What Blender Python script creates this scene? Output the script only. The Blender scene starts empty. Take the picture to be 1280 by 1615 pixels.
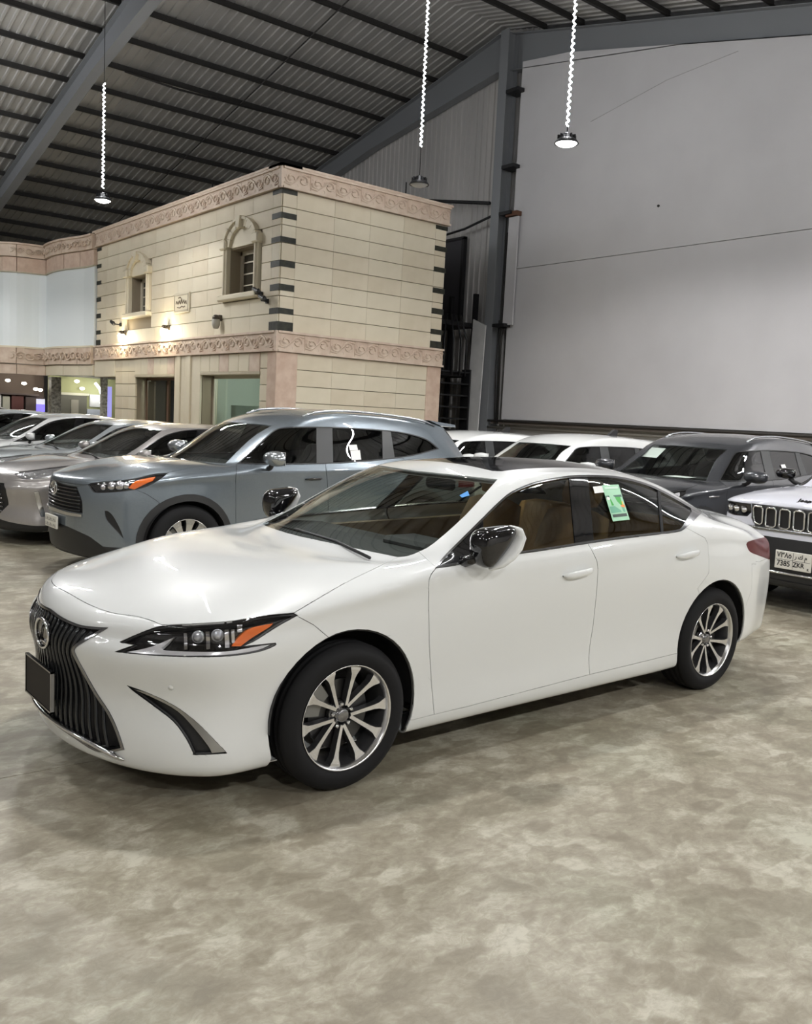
import bpy, bmesh, math, random
import numpy as np
from mathutils import Vector, Matrix
from mathutils.bvhtree import BVHTree

SC = bpy.context.scene
COL = SC.collection
random.seed(7)

# ------------------------------------------------------------------ camera
# World: every car faces -X, its left side looks towards -Y.
# The origin lies on the floor under the front axle of the white sedan.
CAM_C = Vector((-2.22323564, -3.96592159, 1.66446718))
CAM_R = Vector((0.7770032, -0.62755827, 0.04936239))
CAM_U = Vector((0.02896201, 0.11397106, 0.99306183))
CAM_F = Vector((0.62883005, 0.77018259, -0.10673123))
CAM_f = 1392.61
cam_data = bpy.data.cameras.new('camera')
cam = bpy.data.objects.new('camera', cam_data)
COL.objects.link(cam)
cam_data.sensor_fit = 'HORIZONTAL'
cam_data.sensor_width = 36.0
cam_data.lens = CAM_f * 36.0 / 1280.0
cam_data.clip_end = 300
_b = -CAM_F
cam.matrix_world = Matrix(((CAM_R.x, CAM_U.x, _b.x, CAM_C.x), (CAM_R.y, CAM_U.y, _b.y, CAM_C.y),
                           (CAM_R.z, CAM_U.z, _b.z, CAM_C.z), (0, 0, 0, 1)))
SC.camera = cam

# ------------------------------------------------------------------ view, world, exposure
SC.view_settings.view_transform = 'Standard'
SC.view_settings.look = 'None'
SC.view_settings.gamma = 1.0
SC.view_settings.use_curve_mapping = False
SC.view_settings.exposure = 0.54
SC.cycles.max_bounces = 5
SC.cycles.diffuse_bounces = 3
SC.cycles.glossy_bounces = 3
SC.cycles.use_adaptive_sampling = True
SC.cycles.adaptive_threshold = 0.09
SC.cycles.transparent_max_bounces = 12
SC.cycles.sample_clamp_indirect = 6.0
SC.cycles.caustics_reflective = False
SC.cycles.caustics_refractive = False
SC.cycles.use_denoising = True
world = bpy.data.worlds.new('night_outside')
SC.world = world
world.use_nodes = True
world.node_tree.nodes['Background'].inputs['Color'].default_value = (0.55, 0.6, 0.7, 1)
world.node_tree.nodes['Background'].inputs['Strength'].default_value = 0.02

# ------------------------------------------------------------------ small helpers
def props(o, label=None, cat=None, group=None, kind=None):
    if label: o['label'] = label
    if cat: o['category'] = cat
    if group: o['group'] = group
    if kind: o['kind'] = kind
    return o

def link(name, me, parent=None, loc=None):
    o = bpy.data.objects.new(name, me)
    COL.objects.link(o)
    if parent is not None: o.parent = parent
    if loc is not None: o.location = loc
    return o

def empty(name, loc=(0, 0, 0), rz=0.0, label=None, cat=None, group=None):
    o = bpy.data.objects.new(name, None)
    COL.objects.link(o)
    o.location = loc
    o.rotation_euler = (0, 0, rz)
    o.empty_display_size = 0.2
    return props(o, label, cat, group)

def copy_tree(o, parent=None):
    c = o.copy()
    COL.objects.link(c)
    c.parent = parent
    for ch in list(o.children): copy_tree(ch, c)
    return c

class MB:
    """collects simple shapes, builds one mesh"""
    def __init__(s): s.v = []; s.f = []; s.m = []; s.sm = []
    def add(s, vs, fs, mi=0, smooth=False):
        n = len(s.v); s.v += [tuple(p) for p in vs]
        for f in fs:
            s.f.append([i + n for i in f]); s.m.append(mi); s.sm.append(smooth)
        return s
    def box(s, x0, x1, y0, y1, z0, z1, mi=0):
        return s.add([(x0,y0,z0),(x1,y0,z0),(x1,y1,z0),(x0,y1,z0),(x0,y0,z1),(x1,y0,z1),(x1,y1,z1),(x0,y1,z1)],
                     [(0,3,2,1),(4,5,6,7),(0,1,5,4),(1,2,6,5),(2,3,7,6),(3,0,4,7)], mi)
    def bbox(s, x0, x1, y0, y1, z0, z1, b=0.01, mi=0):
        """bevelled box"""
        b = min(b, (x1-x0)*.49, (y1-y0)*.49, (z1-z0)*.49)
        vs = []; idx = {}
        for i, x in enumerate((x0, x1)):
            for j, y in enumerate((y0, y1)):
                for k, z in enumerate((z0, z1)):
                    xi = x + (b if i == 0 else -b); yi = y + (b if j == 0 else -b); zi = z + (b if k == 0 else -b)
                    for a, p in enumerate(((x, yi, zi), (xi, y, zi), (xi, yi, z))):
                        idx[i,j,k,a] = len(vs); vs.append(p)
        I = lambda i,j,k,a: idx[i,j,k,a]
        fs = []
        for s_ in (0, 1):
            q = [I(s_,0,0,0), I(s_,0,1,0), I(s_,1,1,0), I(s_,1,0,0)]; fs.append(q if s_ == 0 else q[::-1])
            q = [I(0,s_,0,1), I(1,s_,0,1), I(1,s_,1,1), I(0,s_,1,1)]; fs.append(q if s_ == 0 else q[::-1])
            q = [I(0,0,s_,2), I(0,1,s_,2), I(1,1,s_,2), I(1,0,s_,2)]; fs.append(q if s_ == 0 else q[::-1])
        for i in (0,1):
            for j in (0,1):
                q = [I(i,j,0,0), I(i,j,0,1), I(i,j,1,1), I(i,j,1,0)]; fs.append(q if (i+j)%2 == 0 else q[::-1])
        for i in (0,1):
            for k in (0,1):
                q = [I(i,0,k,2), I(i,0,k,0), I(i,1,k,0), I(i,1,k,2)]; fs.append(q if (i+k)%2 == 0 else q[::-1])
        for j in (0,1):
            for k in (0,1):
                q = [I(0,j,k,1), I(0,j,k,2), I(1,j,k,2), I(1,j,k,1)]; fs.append(q if (j+k)%2 == 0 else q[::-1])
        for i in (0,1):
            for j in (0,1):
                for k in (0,1):
                    q = [I(i,j,k,0), I(i,j,k,1), I(i,j,k,2)]; fs.append(q if (i+j+k)%2 == 0 else q[::-1])
        return s.add(vs, fs, mi)
    def tube(s, path, r, n=8, mi=0, cap=True, closed=False, up=(0,0,1), flat=1.0):
        P = [Vector(p) for p in path]; m = len(P); rs = r if isinstance(r, (list, tuple)) else [r]*m
        vs = []; fs = []
        for i, p in enumerate(P):
            if closed: t = P[(i+1) % m] - P[i-1]
            else: t = P[min(i+1, m-1)] - P[max(i-1, 0)]
            t.normalize(); u = Vector(up)
            if abs(u.dot(t)) > .95: u = Vector((1,0,0)) if abs(t.x) < .9 else Vector((0,1,0))
            a = t.cross(u).normalized(); b = a.cross(t).normalized()
            for k in range(n):
                th = 2*math.pi*k/n
                vs.append(p + a*math.cos(th)*rs[i] + b*math.sin(th)*rs[i]*flat)
        for i in range(m if closed else m-1):
            for k in range(n):
                j = (i+1) % m
                fs.append((i*n+k, i*n+(k+1)%n, j*n+(k+1)%n, j*n+k))
        if cap and not closed:
            fs.append(tuple(range(n))[::-1]); fs.append(tuple((m-1)*n+k for k in range(n)))
        return s.add(vs, fs, mi, n > 5)
    def lathe(s, prof, n=32, axis='z', c=(0,0,0), mi=0, smooth=True, closed=False):
        """prof: (r, h) along the axis"""
        vs = []; fs = []; m = len(prof)
        for (r, h) in prof:
            for k in range(n):
                a = 2*math.pi*k/n; ca, sa = math.cos(a)*r, math.sin(a)*r
                p = {'z': (ca, sa, h), 'y': (ca, h, sa), 'x': (h, ca, sa)}[axis]
                vs.append((p[0]+c[0], p[1]+c[1], p[2]+c[2]))
        for i in range(m if closed else m-1):
            for k in range(n):
                j = (i+1) % m
                fs.append((i*n+k, i*n+(k+1)%n, j*n+(k+1)%n, j*n+k))
        return s.add(vs, fs, mi, smooth)
    def prism(s, poly, a, b, axis='y', mi=0):
        """extrude a 2-D polygon between a and b; axis y: poly=(x,z), x: (y,z), z: (x,y)"""
        def P(p, t): return {'y': (p[0], t, p[1]), 'x': (t, p[0], p[1]), 'z': (p[0], p[1], t)}[axis]
        n = len(poly); vs = [P(p, a) for p in poly] + [P(p, b) for p in poly]
        fs = [tuple(range(n)), tuple(range(2*n-1, n-1, -1))]
        fs += [(i, i+n, (i+1) % n + n, (i+1) % n) for i in range(n)]
        return s.add(vs, fs, mi)
    def xform(s, M, i0=0):
        for i in range(i0, len(s.v)): s.v[i] = tuple(M @ Vector(s.v[i]))
        return s
    def mesh(s, name, mats, fix=True):
        me = bpy.data.meshes.new(name)
        me.from_pydata(s.v, [], s.f)
        for m in (mats if isinstance(mats, (list, tuple)) else [mats]): me.materials.append(m)
        me.polygons.foreach_set('material_index', s.m)
        me.polygons.foreach_set('use_smooth', s.sm)
        if fix:
            bm = bmesh.new(); bm.from_mesh(me)
            bmesh.ops.recalc_face_normals(bm, faces=bm.faces[:]); bm.to_mesh(me); bm.free()
        me.update()
        return me
    def build(s, name, mats, parent=None, loc=None, fix=True):
        return link(name, s.mesh(name, mats, fix), parent, loc)

def text_mesh(txt, size, mat, name='lettering', depth=0.001, bold=0.0, align='CENTER', sx=1.0):
    """flat lettering in the xy plane, as a mesh"""
    cu = bpy.data.curves.new(name, 'FONT'); cu.body = txt; cu.size = size; cu.extrude = depth; cu.offset = bold
    cu.align_x = align; cu.align_y = 'CENTER'; cu.resolution_u = 3
    ob = bpy.data.objects.new(name, cu); COL.objects.link(ob)
    dg = bpy.context.evaluated_depsgraph_get(); dg.update()
    me = bpy.data.meshes.new_from_object(ob.evaluated_get(dg))
    bpy.data.objects.remove(ob); bpy.data.curves.remove(cu)
    for v in me.vertices: v.co.x *= sx
    me.materials.clear(); me.materials.append(mat)
    return me

# ------------------------------------------------------------------ materials
MATS = {}
def principled(name, col, rough=0.5, metal=0.0, coat=0.0, spec=0.5, trans=0.0, emit=None, estr=0.0, coat_r=0.03):
    if name in MATS: return MATS[name]
    m = bpy.data.materials.new(name); m.use_nodes = True
    b = m.node_tree.nodes['Principled BSDF']
    b.inputs['Base Color'].default_value = (*col, 1)
    b.inputs['Roughness'].default_value = rough
    b.inputs['Metallic'].default_value = metal
    b.inputs['Coat Weight'].default_value = coat
    b.inputs['Coat Roughness'].default_value = coat_r
    b.inputs['Specular IOR Level'].default_value = spec
    b.inputs['Transmission Weight'].default_value = trans
    if emit:
        b.inputs['Emission Color'].default_value = (*emit, 1); b.inputs['Emission Strength'].default_value = estr
    if emit and not name.startswith('led_rope'): m.cycles.emission_sampling = 'NONE'
    m.diffuse_color = (*col, 1)
    MATS[name] = m
    return m

def N(m, kind, **kw):
    n = m.node_tree.nodes.new(kind)
    for k, v in kw.items():
        if k in n.inputs: n.inputs[k].default_value = v
        else: setattr(n, k, v)
    return n
def L(m, a, b): m.node_tree.links.new(a, b)

def noisy(name, c0, c1, scale, rough=0.5, bump=0.0, detail=4, coord='Object', lo=.35, hi=.65, metal=0.0, bscale=None, stretch=None, rough2=None, coat=0.0):
    """two-tone material driven by noise, with fine relief"""
    if name in MATS: return MATS[name]
    m = principled(name, c0, rough, metal, coat); b = m.node_tree.nodes['Principled BSDF']
    tc = N(m, 'ShaderNodeTexCoord'); out = tc.outputs[coord]
    if stretch:
        mp = N(m, 'ShaderNodeMapping'); mp.inputs['Scale'].default_value = stretch; L(m, out, mp.inputs['Vector']); out = mp.outputs[0]
    n = N(m, 'ShaderNodeTexNoise', Scale=scale, Detail=detail); L(m, out, n.inputs['Vector'])
    r = N(m, 'ShaderNodeValToRGB'); r.color_ramp.elements[0].position = lo; r.color_ramp.elements[1].position = hi
    r.color_ramp.elements[0].color = (*c0, 1); r.color_ramp.elements[1].color = (*c1, 1)
    L(m, n.outputs['Fac'], r.inputs['Fac']); L(m, r.outputs['Color'], b.inputs['Base Color'])
    if rough2 is not None:
        mr = N(m, 'ShaderNodeMapRange'); mr.inputs['To Min'].default_value = rough; mr.inputs['To Max'].default_value = rough2
        L(m, n.outputs['Fac'], mr.inputs['Value']); L(m, mr.outputs[0], b.inputs['Roughness'])
    if bump:
        n2 = N(m, 'ShaderNodeTexNoise', Scale=bscale or scale*6, Detail=3); L(m, out, n2.inputs['Vector'])
        bp = N(m, 'ShaderNodeBump', Strength=bump, Distance=0.01); L(m, n2.outputs['Fac'], bp.inputs['Height']); L(m, bp.outputs[0], b.inputs['Normal'])
    return m

def car_paint(name, col, metal=0.0, rough=0.35, flake=0.0):
    if name in MATS: return MATS[name]
    m = principled(name, col, rough, metal, 1.0, spec=(.5 if metal > .1 else .12), coat_r=0.02); b = m.node_tree.nodes['Principled BSDF']
    if flake:
        tc = N(m, 'ShaderNodeTexCoord'); n = N(m, 'ShaderNodeTexNoise', Scale=900.0, Detail=1); L(m, tc.outputs['Object'], n.inputs['Vector'])
        mx = N(m, 'ShaderNodeMapRange'); mx.inputs['To Min'].default_value = rough*.7; mx.inputs['To Max'].default_value = rough*1.3
        L(m, n.outputs['Fac'], mx.inputs['Value']); L(m, mx.outputs[0], b.inputs['Roughness'])
    return m

def glass(name, tint, refl=1.0, rough=0.0):
    """thin automotive glass: tinted see-through film with a Fresnel reflection"""
    if name in MATS: return MATS[name]
    m = bpy.data.materials.new(name); m.use_nodes = True; nt = m.node_tree; nt.nodes.clear()
    o = N(m, 'ShaderNodeOutputMaterial'); mix = N(m, 'ShaderNodeMixShader')
    t = N(m, 'ShaderNodeBsdfTransparent'); t.inputs['Color'].default_value = (*tint, 1)
    g = N(m, 'ShaderNodeBsdfGlossy'); g.inputs['Roughness'].default_value = rough; g.inputs['Color'].default_value = (refl, refl, refl, 1)
    fr = N(m, 'ShaderNodeFresnel', IOR=1.5)
    ge = N(m, 'ShaderNodeNewGeometry'); mr = N(m, 'ShaderNodeMapRange'); mr.inputs['To Min'].default_value = 1.5; mr.inputs['To Max'].default_value = 1/1.5
    L(m, ge.outputs['Backfacing'], mr.inputs['Value']); L(m, mr.outputs[0], fr.inputs['IOR'])   # a thin sheet reflects alike from both sides
    L(m, fr.outputs[0], mix.inputs[0]); L(m, t.outputs[0], mix.inputs[1]); L(m, g.outputs[0], mix.inputs[2]); L(m, mix.outputs[0], o.inputs[0])
    m.diffuse_color = (*tint, 0.5)
    MATS[name] = m
    return m

BLACK = principled('black_plastic', (0.012, 0.012, 0.013), 0.45)
BLACK_GLOSS = principled('gloss_black', (0.006, 0.006, 0.007), 0.08, 0, 0.6)
RUBBER = principled('tyre_rubber', (0.010, 0.010, 0.011), 0.75, spec=.25)
CHROME = principled('chrome', (0.75, 0.75, 0.76), 0.12, 1.0)
CHROME_DARK = principled('dark_chrome', (0.28, 0.28, 0.29), 0.18, 1.0)
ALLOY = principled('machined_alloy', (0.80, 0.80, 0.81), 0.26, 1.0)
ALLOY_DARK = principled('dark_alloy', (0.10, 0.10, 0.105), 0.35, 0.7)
STEEL = principled('brake_steel', (0.10, 0.10, 0.10), 0.4, 1.0)
GLASS_FRONT = glass('windscreen_glass', (0.86, 0.92, 0.89))
GLASS_SIDE = glass('side_glass', (0.78, 0.82, 0.77))
GLASS_DARK = glass('privacy_glass', (0.045, 0.05, 0.047))
GLASS_CLEAR = glass('lamp_lens', (0.93, 0.93, 0.94))
AMBER = principled('amber_lens', (0.85, 0.16, 0.01), 0.15, 0, 0.6)
RED_LENS = principled('red_lens', (0.10, 0.004, 0.005), 0.22, 0, 0.0, spec=.25)
LAMP_SILVER = principled('lamp_reflector', (0.72, 0.72, 0.74), 0.16, 1.0)
LAMP_GREY = principled('lamp_strip', (0.62, 0.62, 0.63), 0.25, 0.2)
CABIN_BLACK = principled('cabin_black', (0.02, 0.02, 0.021), 0.7)
CABIN_GREY = principled('cabin_headliner', (0.45, 0.42, 0.36), 0.9)
LEATHER_TAN = noisy('tan_leather', (0.46, 0.27, 0.12), (0.52, 0.31, 0.14), 9, 0.5, 0.1)
LEATHER_BLACK = principled('black_leather', (0.025, 0.025, 0.026), 0.5)
LEATHER_GREY = principled('grey_cloth', (0.12, 0.12, 0.12), 0.8)
PAPER = principled('white_paper', (0.8, 0.8, 0.78), 0.7)
PLATE_WHITE = principled('plate_white', (0.72, 0.70, 0.64), 0.4)
INK = principled('black_ink', (0.01, 0.01, 0.01), 0.6)
GLASS_DARK2 = glass('rear_side_glass', (.34, .35, .28))
GLASS_SIDE2 = glass('grey_side_glass', (.16, .17, .16))

# ------------------------------------------------------------------ car bodies
def px_proj(p, off):
    dx = p[0]+off[0]-CAM_C[0]; dy = p[1]+off[1]-CAM_C[1]; dz = p[2]+off[2]-CAM_C[2]
    z = dx*CAM_F[0]+dy*CAM_F[1]+dz*CAM_F[2]
    if z < .05: z = .05
    return (640+CAM_f*(dx*CAM_R[0]+dy*CAM_R[1]+dz*CAM_R[2])/z, 807.5-CAM_f*(dx*CAM_U[0]+dy*CAM_U[1]+dz*CAM_U[2])/z)
def px_ray(u, v): return (CAM_F + CAM_R*((u-640)/CAM_f) - CAM_U*((v-807.5)/CAM_f))

def curve2(pts, n=3):
    """Catmull-Rom through 2-D points; a third value of 1 marks a sharp corner"""
    m = len(pts); out = []
    C_ = [len(p) > 2 for p in pts]; P = [np.array(p[:2], float) for p in pts]
    for i in range(m):
        p1, p2 = P[i], P[(i+1) % m]
        if np.linalg.norm(p2-p1) < 1e-9: continue
        p0 = 2*p1-p2 if C_[i] else P[i-1]
        p3 = 2*p2-p1 if C_[(i+1) % m] else P[(i+2) % m]
        if C_[i] and C_[(i+1) % m]:
            out.append(tuple(p1)); continue
        for k in range(n):
            t = k/n
            out.append(tuple(.5*((2*p1)+(-p0+p2)*t+(2*p0-5*p1+4*p2-p3)*t*t+(-p0+3*p1-3*p2+p3)*t**3)))
    return out

def inset2(poly, d):
    """shrink a polygon by d"""
    P = [np.array(p, float) for p in poly]; n = len(P)
    area = sum(P[i][0]*P[(i+1)%n][1]-P[(i+1)%n][0]*P[i][1] for i in range(n))
    sg = 1 if area > 0 else -1
    out = []
    for i in range(n):
        a = P[i]-P[i-1]; b = P[(i+1)%n]-P[i]
        a = a/(np.linalg.norm(a)+1e-9); b = b/(np.linalg.norm(b)+1e-9)
        na = np.array([-a[1], a[0]])*sg; nb = np.array([-b[1], b[0]])*sg
        m = na+nb; l = np.linalg.norm(m)
        if l < 1e-6: m = na; l = 1
        m = m/l; c = max(.35, m@na)
        out.append(tuple(P[i]+m*d/c))
    return out

def inside(p, poly):
    x, y = p; r = False; j = len(poly)-1
    for i in range(len(poly)):
        xi, yi = poly[i]; xj, yj = poly[j]
        if (yi > y) != (yj > y) and x < (xj-xi)*(y-yi)/(yj-yi)+xi: r = not r
        j = i
    return r

def keyed(keys):
    """monotone cubic through (x, v...) keys"""
    K = sorted(keys); X = np.array([k[0] for k in K], float); V = np.array([k[1:] for k in K], float)
    n = len(X); D = (V[1:]-V[:-1])/(X[1:]-X[:-1])[:, None]
    T = np.zeros_like(V)
    T[0] = D[0]; T[-1] = D[-1]
    for i in range(1, n-1):
        for c in range(V.shape[1]):
            a, b = D[i-1][c], D[i][c]
            T[i, c] = 0 if a*b <= 0 else 2*a*b/(a+b)
    def f(x):
        if x <= X[0]: return V[0]
        if x >= X[-1]: return V[-1]
        i = int(np.searchsorted(X, x))-1; h = X[i+1]-X[i]; t = (x-X[i])/h
        return (2*t**3-3*t*t+1)*V[i]+(t**3-2*t*t+t)*h*T[i]+(-2*t**3+3*t*t)*V[i+1]+(t**3-t*t)*h*T[i+1]
    return f

PHI = [0, .25, .48, .68, .84, .95, 1.0]

def body_surface(rows, rails, front, rear, levels=3, fit=4):
    """A body as a closed patchwork of quads, smoothed.
    rows : list, each (c0,(x,z)), c3, c4, c5, c6 as (x,w,z)  - hood, glasshouse and boot, front to rear
    rails: list of keyed lists (x, w, z) from the bottom up   - sides below the shoulder
    front/rear: per rail (x centre, z centre, a, b) plan shape of the bumpers; last entry is the top edge"""
    M = 6; R = len(rails); V = {}; 
    def fan(xc, zc, a, b, corner):
        out = []
        for m, ph in enumerate(PHI):
            g = 1-(max(0., 1-ph**a))**b
            out.append((xc+(corner[0]-xc)*g, corner[1]*ph, zc+(corner[2]-zc)*ph**2))
        return out
    Nr = len(rows)
    top = []
    for i, r in enumerate(rows):
        c0, c3, c4, c5, c6 = r
        if i == 0: line = fan(*front[-1], c6)
        elif i == Nr-1: line = fan(*rear[-1], c6)
        else:
            line = []
            for c in range(3):
                f = c/3
                line.append((c0[0]+(c3[0]-c0[0])*f**2, c3[1]*f, c0[1]+(c3[2]-c0[1])*f**2))
            line += [c3, c4, c5, c6]
        top.append(line)
    xs = [r[4][0] for r in rows]
    kf = [keyed(k) for k in rails]
    side = []
    for k in range(R):
        sd = [(x, *kf[k](x)) for x in xs]
        side.append((fan(*front[k], sd[0]), sd, fan(*rear[k], sd[-1])))
    verts = []; ids = {}
    def vid(key, p, s):
        y = -p[1]*s
        kk = (key, 0 if abs(p[1]) < 1e-6 else s)
        if kk not in ids: ids[kk] = len(verts); verts.append((p[0], 0.0 if abs(p[1]) < 1e-6 else y, p[2]))
        return ids[kk]
    def tv(i, c, s): return vid(('t', i, c), top[i][c], s)
    def sv(st, k, s):          # st: station along the perimeter
        nF = M; nS = Nr-1
        if k == R:
            if st <= nF: return tv(0, st, s)
            if st <= nF+nS: return tv(st-nF, 6, s)
            return tv(Nr-1, 6-(st-nF-nS), s)
        F_, S_, B_ = side[k]
        if st <= nF: return vid(('s', st, k), F_[st], s)
        if st <= nF+nS: return vid(('s', st, k), S_[st-nF], s)
        return vid(('s', st, k), B_[6-(st-nF-nS)], s)
    faces = []
    total = M+Nr-1+M
    for s in (1, -1):
        def q(a, b, c, d): faces.append([a, b, c, d] if s == 1 else [d, c, b, a])
        for i in range(Nr-1):
            for c in range(M): q(tv(i, c, s), tv(i, c+1, s), tv(i+1, c+1, s), tv(i+1, c, s))
        for st in range(total):
            for k in range(R): q(sv(st, k, s), sv(st+1, k, s), sv(st+1, k+1, s), sv(st, k+1, s))
    T = np.array(verts)
    def sub(P, lv):
        me = bpy.data.meshes.new('t'); me.from_pydata(P.tolist(), [], faces); ob = bpy.data.objects.new('t', me); COL.objects.link(ob)
        md = ob.modifiers.new('s', 'SUBSURF'); md.levels = lv; md.quality = 3
        dg = bpy.context.evaluated_depsgraph_get(); dg.update()
        e = bpy.data.meshes.new_from_object(ob.evaluated_get(dg))
        co = np.empty(len(e.vertices)*3); e.vertices.foreach_get('co', co)
        pl = [tuple(p.vertices) for p in e.polygons] if lv > 1 else None
        nr = None
        if lv > 1:
            nr = np.empty(len(e.vertices)*3); e.vertices.foreach_get('normal', nr); nr = nr.reshape(-1, 3)
        bpy.data.objects.remove(ob); bpy.data.meshes.remove(me); bpy.data.meshes.remove(e)
        return co.reshape(-1, 3), pl, nr
    P = T.copy()
    for _ in range(fit):
        S_, _a, _b = sub(P, 1)
        P += .85*(T-S_[:len(T)])
    return sub(P, levels)

class Body:
    """a smoothed body; its left half is cut along outlines and taken apart into panels"""
    def __init__(s, surf, off=(0, 0, 0)):
        co, polys, nrm = surf
        s.off = off; s.scl = (1.0, 1.0, 1.0)
        s.full_co, s.full_polys = co, polys
        # orientation: normals out
        c = co[list(polys[0])].mean(0)
        s.bvh = BVHTree.FromPolygons([tuple(c) for c in co], polys)
        s.nrm = nrm; s.co = co; s.polys = polys
        cen = co.mean(0); acc = 0
        for p in polys[::37]:
            a, b, c_ = co[p[0]], co[p[1]], co[p[2]]; n = np.cross(b-a, c_-a); acc += n@(a-cen)
        s.sgn = 1 if acc > 0 else -1
        bm = bmesh.new()
        keep = [p for p in polys if co[list(p)][:, 1].mean() < 1e-6]
        used = {}; 
        for p in keep:
            vs = []
            for i in p:
                if i not in used:
                    used[i] = bm.verts.new(co[i])
                vs.append(used[i])
            if s.sgn < 0: vs = vs[::-1]
            bm.faces.new(vs)
        bm.normal_update()
        s.bm = bm
        s.lay = bm.faces.layers.int.new('region')
        s.regions = []
        s.uv = {}
    def normal_at(s, p):
        loc, n, i, d = s.bvh.find_nearest(p)
        if loc is None: return Vector((0, 0, 1))
        pl = s.polys[i]; acc = np.zeros(3); loc = np.array(loc)
        for k in pl:
            w = 1.0/(np.sum((s.co[k]-loc)**2)+1e-7); acc += s.nrm[k]*w
        v = Vector(acc)*s.sgn
        v.normalize()
        return v if v.dot(n*s.sgn) > 0 else n*s.sgn
    def P2(s, co, mode):
        if mode == 'px': return px_proj((co[0]*s.scl[0], co[1]*s.scl[1], co[2]*s.scl[2]), s.off)
        if mode == 'side': return (co[0], co[2])
        if mode == 'front': return (-co[1], co[2])
        return (co[0], -co[1])
    def plane(s, a, b, mode):
        if mode == 'px':
            n = px_ray(*a).cross(px_ray(*b)); o = CAM_C-Vector(s.off); k = s.scl; return Vector((o.x/k[0], o.y/k[1], o.z/k[2])), Vector((n.x*k[0], n.y*k[1], n.z*k[2])).normalized()
        d = (b[0]-a[0], b[1]-a[1])
        if mode == 'side': return Vector((a[0], 0, a[1])), Vector((d[1], 0, -d[0])).normalized()
        if mode == 'front': return Vector((0, -a[0], a[1])), Vector((0, d[1], d[0])).normalized()
        return Vector((a[0], -a[1], 0)), Vector((d[1], d[0], 0)).normalized()
    def facing(s, f, mode):
        n = f.normal
        if mode == 'px':
            c = f.verts[0].co; d = Vector((c[0]+s.off[0]-CAM_C[0], c[1]+s.off[1]-CAM_C[1], c[2]+s.off[2]-CAM_C[2]))
            return n.dot(d) < .02*d.length
        if mode == 'side': return n.y < .15
        if mode == 'front': return n.x < -.02
        if mode == 'rear': return n.x > .02
        return n.z > .05
    def cut(s, poly, mode, flt=None, closed=True):
        uv = {}
        def g(v):
            r = uv.get(v)
            if r is None: r = s.P2(v.co, mode); uv[v] = r
            return r
        xs = [p[0] for p in poly]; ys = [p[1] for p in poly]
        x0, x1, y0, y1 = min(xs), max(xs), min(ys), max(ys)
        cand = {}
        def bb(f):
            q = [g(v) for v in f.verts]; us = [p[0] for p in q]; vs_ = [p[1] for p in q]
            return (min(us), max(us), min(vs_), max(vs_))
        for f in s.bm.faces:
            if not s.facing(f, mode): continue
            if flt and not flt(f.calc_center_median()): continue
            q = bb(f)
            if q[1] < x0 or q[0] > x1 or q[3] < y0 or q[2] > y1: continue
            cand[f] = q
        m = len(poly)
        for i in range(m if closed else m-1):
            a, b = poly[i], poly[(i+1) % m]
            if abs(a[0]-b[0])+abs(a[1]-b[1]) < 1e-7: continue
            ax0, ax1 = (a[0], b[0]) if a[0] < b[0] else (b[0], a[0]); ay0, ay1 = (a[1], b[1]) if a[1] < b[1] else (b[1], a[1])
            nx, ny = b[1]-a[1], a[0]-b[0]; c0 = nx*a[0]+ny*a[1]
            eps = (4e-3 if mode == 'px' else 2e-5)*math.hypot(nx, ny)
            hit = []
            for f, q in cand.items():
                if q[1] < ax0 or q[0] > ax1 or q[3] < ay0 or q[2] > ay1: continue
                d = [nx*p[0]+ny*p[1]-c0 for p in map(g, f.verts)]
                if min(d) < -eps and max(d) > eps: hit.append(f)
            if not hit: continue
            geom = list({v for f in hit for v in f.verts})+list({e for f in hit for e in f.edges})+hit
            co, no = s.plane(a, b, mode)
            for f in hit: cand.pop(f, None)
            r = bmesh.ops.bisect_plane(s.bm, geom=geom, dist=1e-5, plane_co=co, plane_no=no)
            for e in r['geom']:
                if isinstance(e, bmesh.types.BMFace) and e.is_valid: cand[e] = bb(e)
            for f in hit:
                if f.is_valid: cand[f] = bb(f)
    def region(s, name, poly, mode='px', flt=None, cut=True, only=None):
        """assign every still free face inside the outline to the region"""
        if cut: s.cut(poly, mode, flt)
        s.regions.append(name); rid = len(s.regions)
        xs = [p[0] for p in poly]; ys = [p[1] for p in poly]; x0, x1, y0, y1 = min(xs), max(xs), min(ys), max(ys)
        for f in s.bm.faces:
            if f[s.lay]:
                if not only or s.regions[f[s.lay]-1] != only: continue
            elif only: continue
            if not s.facing(f, mode): continue
            c = f.calc_center_median()
            if flt and not flt(c): continue
            q = s.P2(c, mode)
            if q[0] < x0 or q[0] > x1 or q[1] < y0 or q[1] > y1: continue
            if inside(q, poly): f[s.lay] = rid
    def rest(s, name, test):
        s.regions.append(name); rid = len(s.regions)
        for f in s.bm.faces:
            if not f[s.lay] and test(f.calc_center_median()): f[s.lay] = rid
    def hit_px(s, u, v):
        o = CAM_C-Vector(s.off); d = px_ray(u, v); k = s.scl; o = Vector((o.x/k[0], o.y/k[1], o.z/k[2])); d = Vector((d.x/k[0], d.y/k[1], d.z/k[2])).normalized()
        loc, n, i, dist = s.bvh.ray_cast(o, d)
        return loc
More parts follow.
